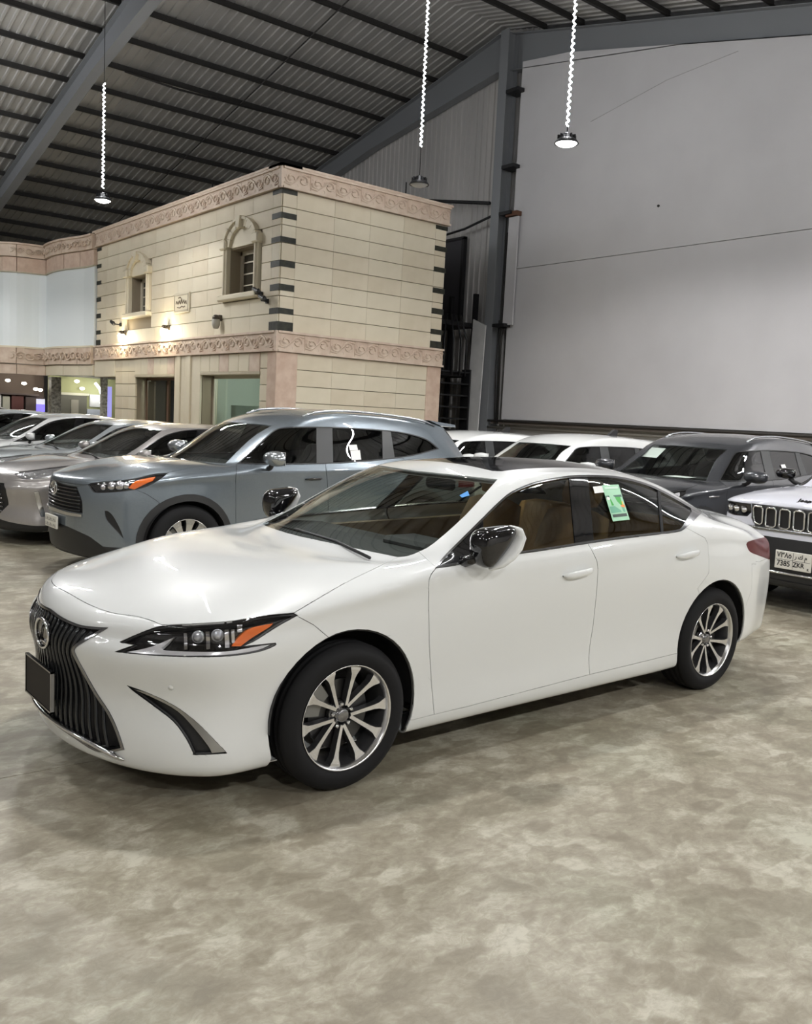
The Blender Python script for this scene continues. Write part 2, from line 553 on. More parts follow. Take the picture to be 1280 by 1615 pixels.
    def piece(s, names, lift=0.0, gap=0.0, depth=0.008, flange=True, rim=True, whole=False):
        """faces of the named regions as (verts, faces, mats, normals) with turned-in edges"""
        ids = [i+1 for i, n in enumerate(s.regions) if n in names]
        F = [f for f in s.bm.faces if f[s.lay] in ids]
        if not F: return None
        if whole:      # drop slivers that are not joined to the main sheet
            left_ = set(F); comps = []
            while left_:
                st = [left_.pop()]; cp = [st[0]]
                while st:
                    f = st.pop()
                    for e in f.edges:
                        for g in e.link_faces:
                            if g in left_: left_.discard(g); st.append(g); cp.append(g)
                comps.append(cp)
            F = max(comps, key=len)
        vid = {}; co = []; fs = []; ms = []; ln = []
        Fs = set(F)
        for f in F:
            for v in f.verts:
                if v not in vid: vid[v] = len(co); co.append(v.co.copy())
        nv = [None]*len(co)
        for v, i in vid.items(): nv[i] = s.normal_at(v.co)
        bed = []
        for f in F:
            for lp in f.loops:
                e = lp.edge
                if sum(1 for g in e.link_faces if g in Fs) == 1:
                    a, b = lp.vert, lp.link_loop_next.vert
                    if abs(a.co.y) < 1e-4 and abs(b.co.y) < 1e-4: continue
                    bed.append((a, b, f))
        inw = {}
        for a, b, f in bed:
            d = f.normal.cross(b.co-a.co)
            if d.length < 1e-9: continue
            d.normalize()
            for v in (a, b): inw.setdefault(v, []).append(d)
        idir = {}
        for v, ds in inw.items():
            m = sum(ds, Vector()); 
            if m.length < 1e-6: m = ds[0].copy()
            m.normalize(); c = max(.5, m.dot(ds[0])); t = m/c
            if abs(v.co.y) < 1e-4: t.y = 0
            idir[v] = t
        base = [c.copy() for c in co]
        for v, i in vid.items():
            p = v.co.copy()
            if v in idir and gap: p += idir[v]*gap
            co[i] = p+nv[i]*lift
        for f in F:
            fs.append([vid[v] for v in f.verts]); ms.append(0); ln.append([nv[vid[v]] for v in f.verts])
        if rim and bed:
            r2 = {}; r3 = {}
            for v in inw:
                i = vid[v]; n = nv[i]
                r2[v] = len(co); co.append(co[i]-n*depth)
                if flange:
                    r3[v] = len(co); co.append(base[i]+n*(lift-depth*1.3)-idir[v]*.006)
            for a, b, f in bed:
                if a not in r2 or b not in r2: continue
                q = [vid[b], vid[a], r2[a], r2[b]]
                n = (co[q[1]]-co[q[0]]).cross(co[q[2]]-co[q[1]]); n = n.normalized() if n.length > 1e-12 else f.normal
                fs.append(q); ms.append(0); ln.append([n]*4)
                if flange:
                    q = [r2[b], r2[a], r3[a], r3[b]]
                    n = (co[q[1]]-co[q[0]]).cross(co[q[2]]-co[q[1]]); n = n.normalized() if n.length > 1e-12 else f.normal
                    fs.append(q); ms.append(1); ln.append([n]*4)  # flange takes the black material: the gap's shade is put into its colour
        return co, fs, ms, ln
    @staticmethod
    def to_mesh(name, pc, mats, mirror=None):
        """mirror None: left only; 'right': mirrored; 'both': one piece across the middle"""
        co, fs, ms, ln = pc
        co = list(co); F = []; Mi = []; Ln = []
        if mirror != 'right': F += [list(f) for f in fs]; Mi += ms; Ln += ln
        if mirror in ('right', 'both'):
            n = len(co); mp = {}
            if mirror == 'right':
                co = [Vector((c.x, -c.y, c.z)) for c in co]; n = 0
                F += [f[::-1] for f in fs]
            else:
                for i in range(n):
                    c = co[i]
                    if abs(c.y) < 2e-4: c.y = 0; mp[i] = i
                    else: mp[i] = len(co); co.append(Vector((c.x, -c.y, c.z)))
                F += [[mp[i] for i in f[::-1]] for f in fs]
            Mi += ms; Ln += [[Vector((v.x, -v.y, v.z)) for v in l[::-1]] for l in ln]
        me = bpy.data.meshes.new(name)
        me.from_pydata([tuple(c) for c in co], [], F)
        for m in (mats if isinstance(mats, (list, tuple)) else [mats]): me.materials.append(m)
        k = len(me.materials)
        me.polygons.foreach_set('material_index', [min(i, k-1) for i in Mi])
        me.polygons.foreach_set('use_smooth', [True]*len(F))
        if len(me.loops) == sum(len(l) for l in Ln):
            me.normals_split_custom_set([tuple(v) for l in Ln for v in l])
        return me
    def side_parts(s, name, names, mats, parent, **kw):
        pc = s.piece(names if isinstance(names, (list, tuple)) else [names], **kw)
        if not pc: return []
        return [link(name, s.to_mesh(name, pc, mats), parent), link(name, s.to_mesh(name, pc, mats, 'right'), parent)]
    def mid_part(s, name, names, mats, parent, **kw):
        pc = s.piece(names if isinstance(names, (list, tuple)) else [names], **kw)
        return link(name, s.to_mesh(name, pc, mats, 'both'), parent) if pc else None

def arch_poly(cx, cz, r, n=28):
    a = [(cx+r*math.cos(t), cz+r*math.sin(t)) for t in np.linspace(-.35, math.pi+.35, n)]
    return a+[(cx-r*1.02, -.1), (cx+r*1.02, -.1)]

def well(car, x, z, R, y0, y1, n=24):
    """inner wheel arch liner, open below"""
    m = MB(); A = np.linspace(-.06, math.pi+.06, n); vs = []
    for a in A: vs += [(x+math.cos(a)*R, y0, z+math.sin(a)*R), (x+math.cos(a)*R, y1, z+math.sin(a)*R), (x+math.cos(a)*.04, y1, z+math.sin(a)*.04)]
    m.add(vs, [q for i in range(n-1) for q in ((3*i, 3*i+1, 3*i+4, 3*i+3), (3*i+1, 3*i+2, 3*i+5, 3*i+4))], 0, True)
    m.build('wheel_well', [BLACK], car)

# ------------------------------------------------------------------ wheels
def make_wheel(car, loc, R=.334, rim=.240, width=.235, style='v10', spin=0.0, side=-1):
    """a wheel: its barrel is the part, tyre, spokes, nuts and brake are its pieces. side -1: outer face towards -y"""
    def yy(h): return h*side
    w2 = width/2
    bar = MB()
    bar.lathe([(rim-.006, yy(w2-.012)), (rim, yy(w2-.006)), (rim-.003, yy(w2-.004)), (rim-.008, yy(w2-.010)), (rim-.018, yy(w2-.03)), (rim-.03, yy(0)), (rim-.03, yy(-w2+.02)), (rim, yy(-w2+.01))], 48, 'y', mi=0)
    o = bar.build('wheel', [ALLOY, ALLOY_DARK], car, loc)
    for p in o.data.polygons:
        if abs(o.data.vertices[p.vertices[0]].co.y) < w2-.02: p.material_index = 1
    t = MB()
    prof = [(rim-.004, w2-.012), (rim+.012, w2-.001), (rim+(R-rim)*.5, w2+.004), (R-.028, w2-.006), (R-.012, w2-.018), (R-.003, w2-.034)]
    for g in (.06, .02, -.02, -.06):
        prof += [(R, g+.012), (R-.006, g+.008), (R-.006, g-.004), (R, g-.008)] if g > -.05 else [(R, g+.01)]
    prof += [(R-.003, -w2+.034), (R-.02, -w2+.012), (rim+(R-rim)*.4, -w2), (rim-.004, -w2+.012)]
    t.lathe([(r, yy(h)) for r, h in prof], 56, 'y')
    t.build('tire', RUBBER, o)
    d = MB(); d.lathe([(.07, yy(.03)), (rim*.66, yy(.03)), (rim*.66, yy(.012)), (.07, yy(.012))], 40, 'y', smooth=False); d.build('brake_disc', STEEL, o)
    cal = MB(); 
    a0 = math.radians(150)
    pts = [(math.cos(a0+da)*r, math.sin(a0+da)*r) for r, sgn in ((rim*.50, 1), (rim*.80, -1)) for da in (np.linspace(-.42, .42, 7)*sgn)]
    cal.prism(pts, yy(.055), yy(-.02), 'y'); cal.build('brake_caliper', principled('caliper_grey', (.22, .22, .21), .45, .5), o)
    h = MB(); h.lathe([(0.0001, yy(.079)), (.024, yy(.079)), (.031, yy(.074)), (.031, yy(.06)), (.062, yy(.058)), (.07, yy(.03)), (.0001, yy(.028))], 24, 'y'); h.build('hub_cap', [CHROME_DARK], o)
    nut = None
    for k in range(5):
        a = math.radians(spin)+2*math.pi*(k+.5)/5
        m = MB(); m.lathe([(0.0001, yy(.075)), (.009, yy(.074)), (.010, yy(.05))], 6, 'y', (math.cos(a)*.052, 0, math.sin(a)*.052)); m.build('lug_nut', CHROME, o)
    if style in ('v10', 'v12'):
        nV = 5 if style == 'v10' else 6
        for k in range(nV):
            for sd in (-1, 1):
                a0 = math.radians(spin)+2*math.pi*k/nV
                a1 = a0+sd*math.pi/nV*.5
                A = Vector((math.cos(a0+sd*.10)*.046, 0, math.sin(a0+sd*.10)*.046)); B = Vector((math.cos(a1)*(rim-.012), 0, math.sin(a1)*(rim-.012)))
                d_ = (B-A).normalized(); nn = Vector((-d_.z, 0, d_.x))
                secs = [(0, .0075, .068), (.35, .0085, .074), (.66, .0105, .082), (.80, .0145, .088), (.92, .025, .092), (1, .030, .092)]
                m = MB(); vs = []
                for tt, hw, hh in secs:
                    c = A+(B-A)*tt
                    for q, hgt in ((-hw, hh), (hw, hh), (hw*1.25, hh-.035), (-hw*1.25, hh-.035)):
                        p = c+nn*q; vs.append((p.x, yy(hgt), p.z))
                n = len(secs)
                m.add(vs, [(4*i, 4*i+1, 4*i+5, 4*i+4) for i in range(n-1)], 0)
                m.add(vs, [(4*i+j, 4*i+(j+1) % 4, 4*i+4+(j+1) % 4, 4*i+4+j) for i in range(n-1) for j in (1, 2, 3)]+[(0, 1, 2, 3), (4*n-4, 4*n-3, 4*n-2, 4*n-1)], 1)
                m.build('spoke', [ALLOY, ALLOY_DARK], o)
    else:
        n5 = int(style[1:])
        for k in range(n5):
            a0 = math.radians(spin)+2*math.pi*k/n5
            A = Vector((math.cos(a0)*.04, 0, math.sin(a0)*.04)); B = Vector((math.cos(a0)*(rim-.012), 0, math.sin(a0)*(rim-.012)))
            d_ = (B-A).normalized(); nn = Vector((-d_.z, 0, d_.x)); m = MB(); vs = []
            secs = [(0, .020, .07), (.4, .024, .08), (.75, .034, .088), (1, .050, .09)]
            for tt, hw, hh in secs:
                c = A+(B-A)*tt
                for q, hgt in ((-hw, hh), (hw, hh), (hw*1.1, hh-.04), (-hw*1.1, hh-.04)):
                    p = c+nn*q; vs.append((p.x, yy(hgt), p.z))
            n = len(secs)
            m.add(vs, [(4*i, 4*i+1, 4*i+5, 4*i+4) for i in range(n-1)], 0)
            m.add(vs, [(4*i+j, 4*i+(j+1) % 4, 4*i+4+(j+1) % 4, 4*i+4+j) for i in range(n-1) for j in (1, 2, 3)], 1)
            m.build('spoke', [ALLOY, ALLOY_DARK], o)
    return o

# ------------------------------------------------------------------ cabin
def make_seat(car, x, y, z, mat, w=.50, head=True):
    """front-facing (-x) seat with cushion, backrest and headrest"""
    def pad(sx, sy, sz, M_, e=.06):
        bm = bmesh.new(); bmesh.ops.create_cube(bm, size=1)
        bmesh.ops.subdivide_edges(bm, edges=bm.edges[:], cuts=3, use_grid_fill=True)
        me = bpy.data.meshes.new('seat')
        for v in bm.verts:
            c = v.co; k = [abs(c.x)*2, abs(c.y)*2, abs(c.z)*2]
            f = 1-.10*(k[0]**4*k[1]**4+k[1]**4*k[2]**4+k[0]**4*k[2]**4)
            v.co = M_ @ Vector((c.x*sx*f, c.y*sy*f, c.z*sz*f))
        bm.to_mesh(me); bm.free(); me.materials.append(mat)
        for p in me.polygons: p.use_smooth = True
        return me
    R_ = Matrix.Rotation(math.radians(18), 4, 'Y')
    s = link('seat', pad(.50, w, .16, Matrix.Translation((x, y, z))), car)
    link('backrest', pad(.15, w, .62, Matrix.Translation((x+.30, y, z+.34)) @ R_), s)
    if head: link('headrest', pad(.11, .27, .18, Matrix.Translation((x+.42, y, z+.74)) @ R_), s)
    return s

def make_cabin(car, x_dash, zb, hw, xr, zroof, mat, rows=2, dash_z=.95, x_front=None, wheel_y=-.37, floor=.28):
    """dashboard, steering wheel, seats, floor, door cards"""
    m = MB(); m.box(x_dash-.2, xr, -hw+.02, hw-.02, floor, floor+.06); m.build('cabin_floor', CABIN_BLACK, car)
    m = MB()
    prof = [(x_dash-.28, dash_z-.05), (x_dash, dash_z), (x_dash+.22, dash_z-.015), (x_dash+.30, dash_z-.09), (x_dash+.26, dash_z-.30), (x_dash+.1, floor+.05), (x_dash-.28, floor+.05)]
    m.prism(prof, -hw+.03, hw-.03, 'y'); db = m.build('dashboard', CABIN_BLACK, car)
    m = MB(); m.bbox(x_dash-.02, x_dash+.22, wheel_y-.19, wheel_y+.19, dash_z-.02, dash_z+.035, .02); m.build('instrument_hood', CABIN_BLACK, db)
    sw = MB(); c = Vector((x_dash+.42, wheel_y, dash_z-.08)); pth = []
    for k in range(28):
        a = 2*math.pi*k/28; pth.append(c+Vector((math.sin(a)*.185*.42, math.cos(a)*.185, math.sin(a)*.185*.9)))
    sw.tube(pth, .015, 8, closed=True); sw.box(c.x-.03, c.x+.01, c.y-.07, c.y+.07, c.z-.05, c.z+.05); sw.box(c.x-.015, c.x+.0, c.y-.18, c.y+.18, c.z-.015, c.z+.015)
    sw.build('steering_wheel', CABIN_BLACK, car)
    for y in (-.37, .37): make_seat(car, x_dash+1.0, y, floor+.29, mat)
    for r in range(rows-1):
        xx = x_dash+(1.66 if rows == 2 else 1.92)+r*.80
        for y in (-.40, .40): make_seat(car, xx, y, floor+(.24 if rows == 2 else .30), mat, .70, rows > 2)
    m = MB(); m.bbox(x_dash+.3, x_dash+1.25, -.11, .11, floor+.05, floor+.42, .03); m.build('centre_console', CABIN_BLACK, car)
    m = MB(); m.bbox(x_dash+.55-.02, x_dash+.55+.02, -.13, .13, zroof-.155, zroof-.085, .018); m.tube([(x_dash+.55, 0, zroof-.1), (x_dash+.48, 0, zroof-.02)], .012, 6); m.build('rear_view_mirror', CABIN_BLACK, car)

# ------------------------------------------------------------------ hall materials
def floor_material():
    m = principled('polished_concrete', (.36, .33, .26), .38); b = m.node_tree.nodes['Principled BSDF']
    tc = N(m, 'ShaderNodeTexCoord')
    big = N(m, 'ShaderNodeTexNoise', Scale=2.6, Detail=5, Roughness=.62, Distortion=.6); L(m, tc.outputs['Object'], big.inputs['Vector'])
    # trowel patches: two stretched cell patterns
    mp = N(m, 'ShaderNodeMapping'); mp.inputs['Scale'].default_value = (3.4, 5.2, 1); mp.inputs['Rotation'].default_value = (0, 0, .5); L(m, tc.outputs['Object'], mp.inputs['Vector'])
    ns = N(m, 'ShaderNodeTexNoise', Scale=3.0, Detail=3); L(m, tc.outputs['Object'], ns.inputs['Vector'])
    vm = N(m, 'ShaderNodeVectorMath', operation='MULTIPLY_ADD'); vm.inputs[1].default_value = (.55, .55, .55); L(m, ns.outputs['Color'], vm.inputs[0]); L(m, mp.outputs[0], vm.inputs[2])
    vo = N(m, 'ShaderNodeTexVoronoi', Scale=2.6); vo.feature = 'SMOOTH_F1'; vo.inputs['Smoothness'].default_value = .35; L(m, vm.outputs[0], vo.inputs['Vector'])
    sp = N(m, 'ShaderNodeSeparateColor'); L(m, vo.outputs['Color'], sp.inputs[0])
    mid = N(m, 'ShaderNodeTexNoise', Scale=6.5, Detail=10, Roughness=.74, Distortion=.6); L(m, vm.outputs[0], mid.inputs['Vector'])
    a = N(m, 'ShaderNodeMath', operation='MULTIPLY_ADD'); a.inputs[1].default_value = .24; L(m, sp.outputs[0], a.inputs[0]); L(m, big.outputs['Fac'], a.inputs[2])
    a2 = N(m, 'ShaderNodeMath', operation='MULTIPLY_ADD'); a2.inputs[1].default_value = .75; L(m, mid.outputs['Fac'], a2.inputs[0]); L(m, a.outputs[0], a2.inputs[2])
    rm = N(m, 'ShaderNodeMapRange'); rm.inputs['From Min'].default_value = .69; rm.inputs['From Max'].default_value = 1.30; L(m, a2.outputs[0], rm.inputs['Value'])
    r = N(m, 'ShaderNodeValToRGB'); el = r.color_ramp.elements
    el[0].position = .10; el[0].color = (.215, .186, .136, 1); el[1].position = .92; el[1].color = (.50, .475, .385, 1)
    e = el.new(.38); e.color = (.275, .243, .180, 1); e = el.new(.60); e.color = (.345, .313, .240, 1)
    L(m, rm.outputs[0], r.inputs['Fac'])
    # faint green-grey tint patches
    g = N(m, 'ShaderNodeTexNoise', Scale=.9, Detail=3); L(m, tc.outputs['Object'], g.inputs['Vector'])
    gr = N(m, 'ShaderNodeMapRange'); gr.inputs['From Min'].default_value = .48; gr.inputs['From Max'].default_value = .66; L(m, g.outputs['Fac'], gr.inputs['Value'])
    mx = N(m, 'ShaderNodeMix'); mx.data_type = 'RGBA'; mx.blend_type = 'MULTIPLY'; mx.inputs['Factor'].default_value = 1; L(m, r.outputs['Color'], mx.inputs['A'])
    mg = N(m, 'ShaderNodeMix'); mg.data_type = 'RGBA'; mg.inputs['A'].default_value = (1, 1, 1, 1); mg.inputs['B'].default_value = (.95, .985, .96, 1); L(m, gr.outputs[0], mg.inputs['Factor'])
    L(m, mg.outputs['Result'], mx.inputs['B'])
    # small dark specks
    v2 = N(m, 'ShaderNodeTexVoronoi', Scale=1.4); L(m, tc.outputs['Object'], v2.inputs['Vector'])
    ls = N(m, 'ShaderNodeMath', operation='LESS_THAN'); ls.inputs[1].default_value = .022; L(m, v2.outputs['Distance'], ls.inputs[0])
    mk = N(m, 'ShaderNodeMix'); mk.data_type = 'RGBA'; mk.inputs['B'].default_value = (.06, .055, .05, 1); L(m, ls.outputs[0], mk.inputs['Factor']); L(m, mx.outputs['Result'], mk.inputs['A'])
    L(m, mk.outputs['Result'], b.inputs['Base Color'])
    rr = N(m, 'ShaderNodeMapRange'); rr.inputs['To Min'].default_value = .30; rr.inputs['To Max'].default_value = .52; L(m, mid.outputs['Fac'], rr.inputs['Value']); L(m, rr.outputs[0], b.inputs['Roughness'])
    bp = N(m, 'ShaderNodeBump', Strength=.10, Distance=.01); L(m, a2.outputs[0], bp.inputs['Height']); L(m, bp.outputs[0], b.inputs['Normal'])
    return m
M_FLOOR = floor_material()
M_WALLWHITE = noisy('painted_white_wall', (.58, .57, .585), (.63, .62, .635), .5, .75, .05, 5, bscale=3)
M_LOWWALL = noisy('plaster_low_wall', (.42, .41, .40), (.50, .49, .47), 1.2, .8, .1)
M_SHEET = noisy('galvanised_wall_sheet', (.46, .45, .44), (.58, .56, .54), .8, .5, 0, 4, metal=.2, stretch=(1, 1, .15))
M_ROOF = noisy('galvanised_roof_sheet', (.36, .355, .345), (.46, .45, .435), .6, .45, 0, 4, metal=.25)
M_STEELGREY = principled('frame_steel_paint', (.25, .26, .275), .5, .2)
M_PURLIN = principled('purlin_steel', (.035, .033, .032), .6, .3)
M_DARKSTEEL = principled('black_steel', (.018, .018, .02), .5, .3)
M_CREAM = noisy('cream_limestone', (.66, .58, .43), (.73, .65, .50), 1.6, .6, .04, 5)
M_CREAM2 = noisy('pale_limestone', (.70, .63, .48), (.76, .69, .54), 1.1, .6, .04, 5)
M_PINK = noisy('pink_limestone', (.58, .42, .32), (.68, .53, .42), 5, .6, .1, 5)
M_PINK2 = noisy('pink_cornice_stone', (.60, .46, .36), (.70, .58, .47), 4, .6, .1, 5)
M_GREEN = noisy('dark_green_marble', (.010, .012, .007), (.030, .030, .018), 12, .6)
M_JOINT = principled('mortar', (.30, .25, .18), .9)
M_PANELWHITE = principled('white_cladding', (.80, .85, .86), .35)
M_REVEAL = noisy('reveal_stone', (.50, .44, .33), (.56, .50, .38), 3, .7)
M_WINFRAME = principled('window_frame_cream', (.60, .55, .44), .5)
M_DARKGLASS = glass('shop_glass', (.80, .86, .82))
M_DARKINT = principled('dark_room', (.02, .02, .018), .8)

def tapered_rib_profile(n, pitch, h, base=0.0):
    """trapezoid ribs: list of (s, depth)"""
    out = []
    for i in range(n):
        s = i*pitch
        out += [(s, 0), (s+pitch*.62, 0), (s+pitch*.70, h), (s+pitch*.92, h)]
    out.append((n*pitch, 0))
    return out

# ------------------------------------------------------------------ floor
fl = MB(); fl.add([(-15, -13, -.012), (40, -13, -.012), (40, 48, -.012), (-15, 48, -.012)], [(0, 1, 2, 3)])
floor = props(fl.build('floor', [principled('joint_dirt', (.045, .04, .032), .9)]), kind='structure')
JX = lambda x: -.055-.052*x       # the long saw-cut joint past the white sedan
def slab(a, b, y0, y1):
    m = MB(); g = .003
    m.add([(a+g, y0(a)+g, 0), (b-g, y0(b)+g, 0), (b-g, y1(b)-g, 0), (a+g, y1(a)-g, 0), (a+g, y0(a)+g, -.02), (b-g, y0(b)+g, -.02), (b-g, y1(b)-g, -.02), (a+g, y1(a)-g, -.02)],
          [(0, 1, 2, 3), (0, 4, 5, 1), (1, 5, 6, 2), (2, 6, 7, 3), (3, 7, 4, 0)])
    m.build('floor_slab', [M_FLOOR], floor)
for x0, x1 in ((-15, 17), (17, 40)):
    slab(x0, x1, lambda x: -13, JX); slab(x0, x1, JX, lambda x: 9.2); slab(x0, x1, lambda x: 9.2, lambda x: 48)

# ------------------------------------------------------------------ roof
YR, ZR, SL = 14.92, 12.42, .2205
XW = 16.0
def roofz(y): return ZR-SL*abs(y-YR)
Y_EAVE_L, Y_EAVE_R = 44.0, -13.0
cm = MB(); cm.box(-15, XW+.2, YR-.35, YR+.35, ZR+.30, ZR+.34)
ceiling = props(cm.build('ceiling', [M_ROOF]), kind='structure')
prof = tapered_rib_profile(4, .25, -.035)
def roof_sheet_mesh(ye, name):
    m = MB(); vs = []; ys = [YR, ye]
    for s, d in prof:
        for y in ys: vs.append((s, y, roofz(y)+.26+d))
    n = len(prof)
    m.add(vs, [(2*i, 2*i+1, 2*i+3, 2*i+2) for i in range(n-1)])
    return m.mesh(name, [M_ROOF], fix=False)
for ye in (Y_EAVE_L, Y_EAVE_R):
    me = roof_sheet_mesh(ye, 'roof_sheet')
    for i in range(31): link('roof_sheet', me, ceiling, (-14.9+i*1.0, 0, 0))
FRAMES = [-12.2, -2.8, 6.6, 16.0]
k = 0
pur = {}
for side in (1, -1):
    for j in range(24):
        d = 1.55+1.31*j
        y = YR+side*d
        if y > Y_EAVE_L-.3 or y < Y_EAVE_R+.3: continue
        for a, b in zip(FRAMES[:-1], FRAMES[1:]):
            key = round(b-a, 2)
            if key not in pur:
                m = MB(); m.box(.05, b-a-.05, -.02, .02, .05, .20); m.box(.05, b-a-.05, .0, .06, .185, .20); m.box(.05, b-a-.05, -.06, .0, .05, .065)
                pur[key] = m.mesh('purlin', [M_PURLIN])
            link('purlin', pur[key], ceiling, (a, y, roofz(y)+.02))
for X in (11.3, 1.9):
    for side, ye in ((1, Y_EAVE_L), (-1, Y_EAVE_R)):
        m = MB(); m.tube([(X, YR, roofz(YR)+.06), (X, ye, roofz(ye)+.06)], .02, 6); m.build('sag_rod', [M_PURLIN], ceiling)
m = MB(); m.tube([(7.6, 21.5, roofz(21.5)-.05), (9.2, 21.5, roofz(21.5)-.12), (12.6, 21.3, roofz(21.5)-.10)], .03, 6); m.build('conduit', [M_PURLIN], ceiling)
def rafter(X, deep, w=.24):
    m = MB()
    for side, ye in ((1, Y_EAVE_L), (-1, Y_EAVE_R)):
        for (w0, zlo, zhi) in ((.012, None, None),):
            pass
        def beam(x0, x1, t0, t1, u0, u1):
            # t: top offset below the roof line, u: bottom offset
            ya, yb = YR, ye; ym = YR+side*6.0
            pts = [(ya, t0, u0), (ym, t0, (u0*.62 if u0 > .1 else u0)), (yb, t1, u1)]
            for (y0_, a0, b0), (y1_, a1, b1) in zip(pts[:-1], pts[1:]):
                vs = [(x0, y0_, roofz(y0_)-b0), (x1, y0_, roofz(y0_)-b0), (x1, y1_, roofz(y1_)-b1), (x0, y1_, roofz(y1_)-b1),
                      (x0, y0_, roofz(y0_)-a0), (x1, y0_, roofz(y0_)-a0), (x1, y1_, roofz(y1_)-a1), (x0, y1_, roofz(y1_)-a1)]
                m.add(vs, [(0, 3, 2, 1), (4, 5, 6, 7), (0, 1, 5, 4), (1, 2, 6, 5), (2, 3, 7, 6), (3, 0, 4, 7)])
        beam(X-.008, X+.008, 0, 0, deep, deep*.62)
        beam(X-w/2, X+w/2, 0, 0, .02, .02)
        # bottom flange follows the haunch
        ya, ym, yb = YR, YR+side*6.0, ye
        for (y0_, b0), (y1_, b1) in (((ya, deep), (ym, deep*.62)), ((ym, deep*.62), (yb, deep*.62))):
            vs = [(X-w/2, y0_, roofz(y0_)-b0-.02), (X+w/2, y0_, roofz(y0_)-b0-.02), (X+w/2, y1_, roofz(y1_)-b1-.02), (X-w/2, y1_, roofz(y1_)-b1-.02),
                  (X-w/2, y0_, roofz(y0_)-b0), (X+w/2, y0_, roofz(y0_)-b0), (X+w/2, y1_, roofz(y1_)-b1), (X-w/2, y1_, roofz(y1_)-b1)]
            m.add(vs, [(0, 3, 2, 1), (4, 5, 6, 7), (0, 1, 5, 4), (1, 2, 6, 5), (2, 3, 7, 6), (3, 0, 4, 7)])
    return m.build('rafter', [M_STEELGREY], ceiling)
for X in FRAMES[:-1]: rafter(X, .95, .28)
rafter(XW-.15, 1.0, .30)

# ------------------------------------------------------------------ gable end wall
wb = MB(); wb.box(XW+.12, XW+.2, -13, 44, 0, 8.0)
wb.add([(XW+.16, -13, 8), (XW+.16, 44, 8), (XW+.16, 44, roofz(44)+.3), (XW+.16, YR, ZR+.3), (XW+.16, -13, roofz(-13)+.3)], [(0, 1, 2, 3, 4)])
wall_back = props(wb.build('wall_back', [principled('wall_backing', (.10, .10, .10), .8)]), kind='structure')
rib = tapered_rib_profile(4, .23, -.035)
def wall_sheet(y, z0, z1f):
    m = MB(); vs = []
    for s, d in rib: vs += [(XW+.06+d, y+s, z0), (XW+.06+d, y+s, z1f(y+s))]
    n = len(rib); m.add(vs, [(2*i, 2*i+1, 2*i+3, 2*i+2) for i in range(n-1)])
    m.build('wall_sheet', [M_SHEET], wall_back, fix=False)
y = 13.55
while y < 33:
    wall_sheet(y, 0.0, lambda q: roofz(q)+.2); y += .92
# the big white panel wall right of the column: two boards with a joint
for z0, z1, name in ((1.74, 5.88, 'wall_panel'), (5.895, None, 'wall_panel')):
    m = MB()
    ys = [13.93, 12.3, 6, 0, -6, -12.9]
    tops = [(z1 if z1 else min(roofz(q)-.62, 11.42)) for q in ys]
    vs = []
    for q, t in zip(ys, tops): vs += [(XW-.30, q, z0), (XW-.30, q, t), (XW-.10, q, z0), (XW-.10, q, t)]
    fs = []
    for i in range(len(ys)-1):
        a, b = 4*i, 4*i+4
        fs += [(a, a+1, b+1, b), (a+2, b+2, b+3, a+3), (a+1, a+3, b+3, b+1), (a, b, b+2, a+2)]
    fs += [(0, 2, 3, 1)]
    m.add(vs, fs); m.build(name, [M_WALLWHITE], wall_back)
m = MB(); m.box(XW-.12, XW+.05, -12.9, 13.6, 0, 1.74); m.build('low_wall', [M_LOWWALL], wall_back)
m = MB(); m.box(XW-.36, XW-.1, -12.9, 14.3, 1.60, 1.66); m.build('ledge', [principled('rusty_ledge', (.12, .10, .085), .8)], wall_back)
m = MB(); m.tube([(XW-.40, -12.8, 1.50), (XW-.40, 14.4, 1.50)], .035, 8); m.build('pipe', [principled('grimy_pipe', (.30, .28, .25), .6)], wall_back)
m = MB(); m.tube([(XW-.38, -12.8, 1.69), (XW-.38, 14.4, 1.69)], .03, 8); m.build('pipe', [principled('dark_pipe', (.06, .055, .05), .6)], wall_back)
# thin scratches / old fixing line on the white wall
m = MB(); m.tube([(XW-.302, 11.4, 9.3), (XW-.302, 9.2, 9.75), (XW-.302, 7.4, 9.9)], .008, 4); m.build('cable', [principled('faint_cable', (.40, .39, .40), .7)], wall_back)
m = MB(); m.lathe([(.0001, XW-.33), (.03, XW-.33), (.03, XW-.30)], 8, 'x', (0, 9.15, 6.9)); m.build('wall_bolt', [M_PURLIN], wall_back)
# remaining walls of the hall, outside the picture
for nm, v in (('wall_left', [(-15, 44, 0), (XW+.2, 44, 0), (XW+.2, 44, 6.3), (-15, 44, 6.3)]), ('wall_right', [(-15, -13, 0), (XW+.2, -13, 0), (XW+.2, -13, 6.6), (-15, -13, 6.6)]),
              ('wall_front', [(-14.9, -13, 0), (-14.9, 44, 0), (-14.9, 44, 6.2), (-14.9, YR, ZR+.2), (-14.9, -13, 6.5)])):
    m = MB(); m.add(v, [tuple(range(len(v)))]); props(m.build(nm, [noisy('hall_wall_grey', (.34, .33, .32), (.42, .41, .40), .6, .7)], fix=False), kind='structure')

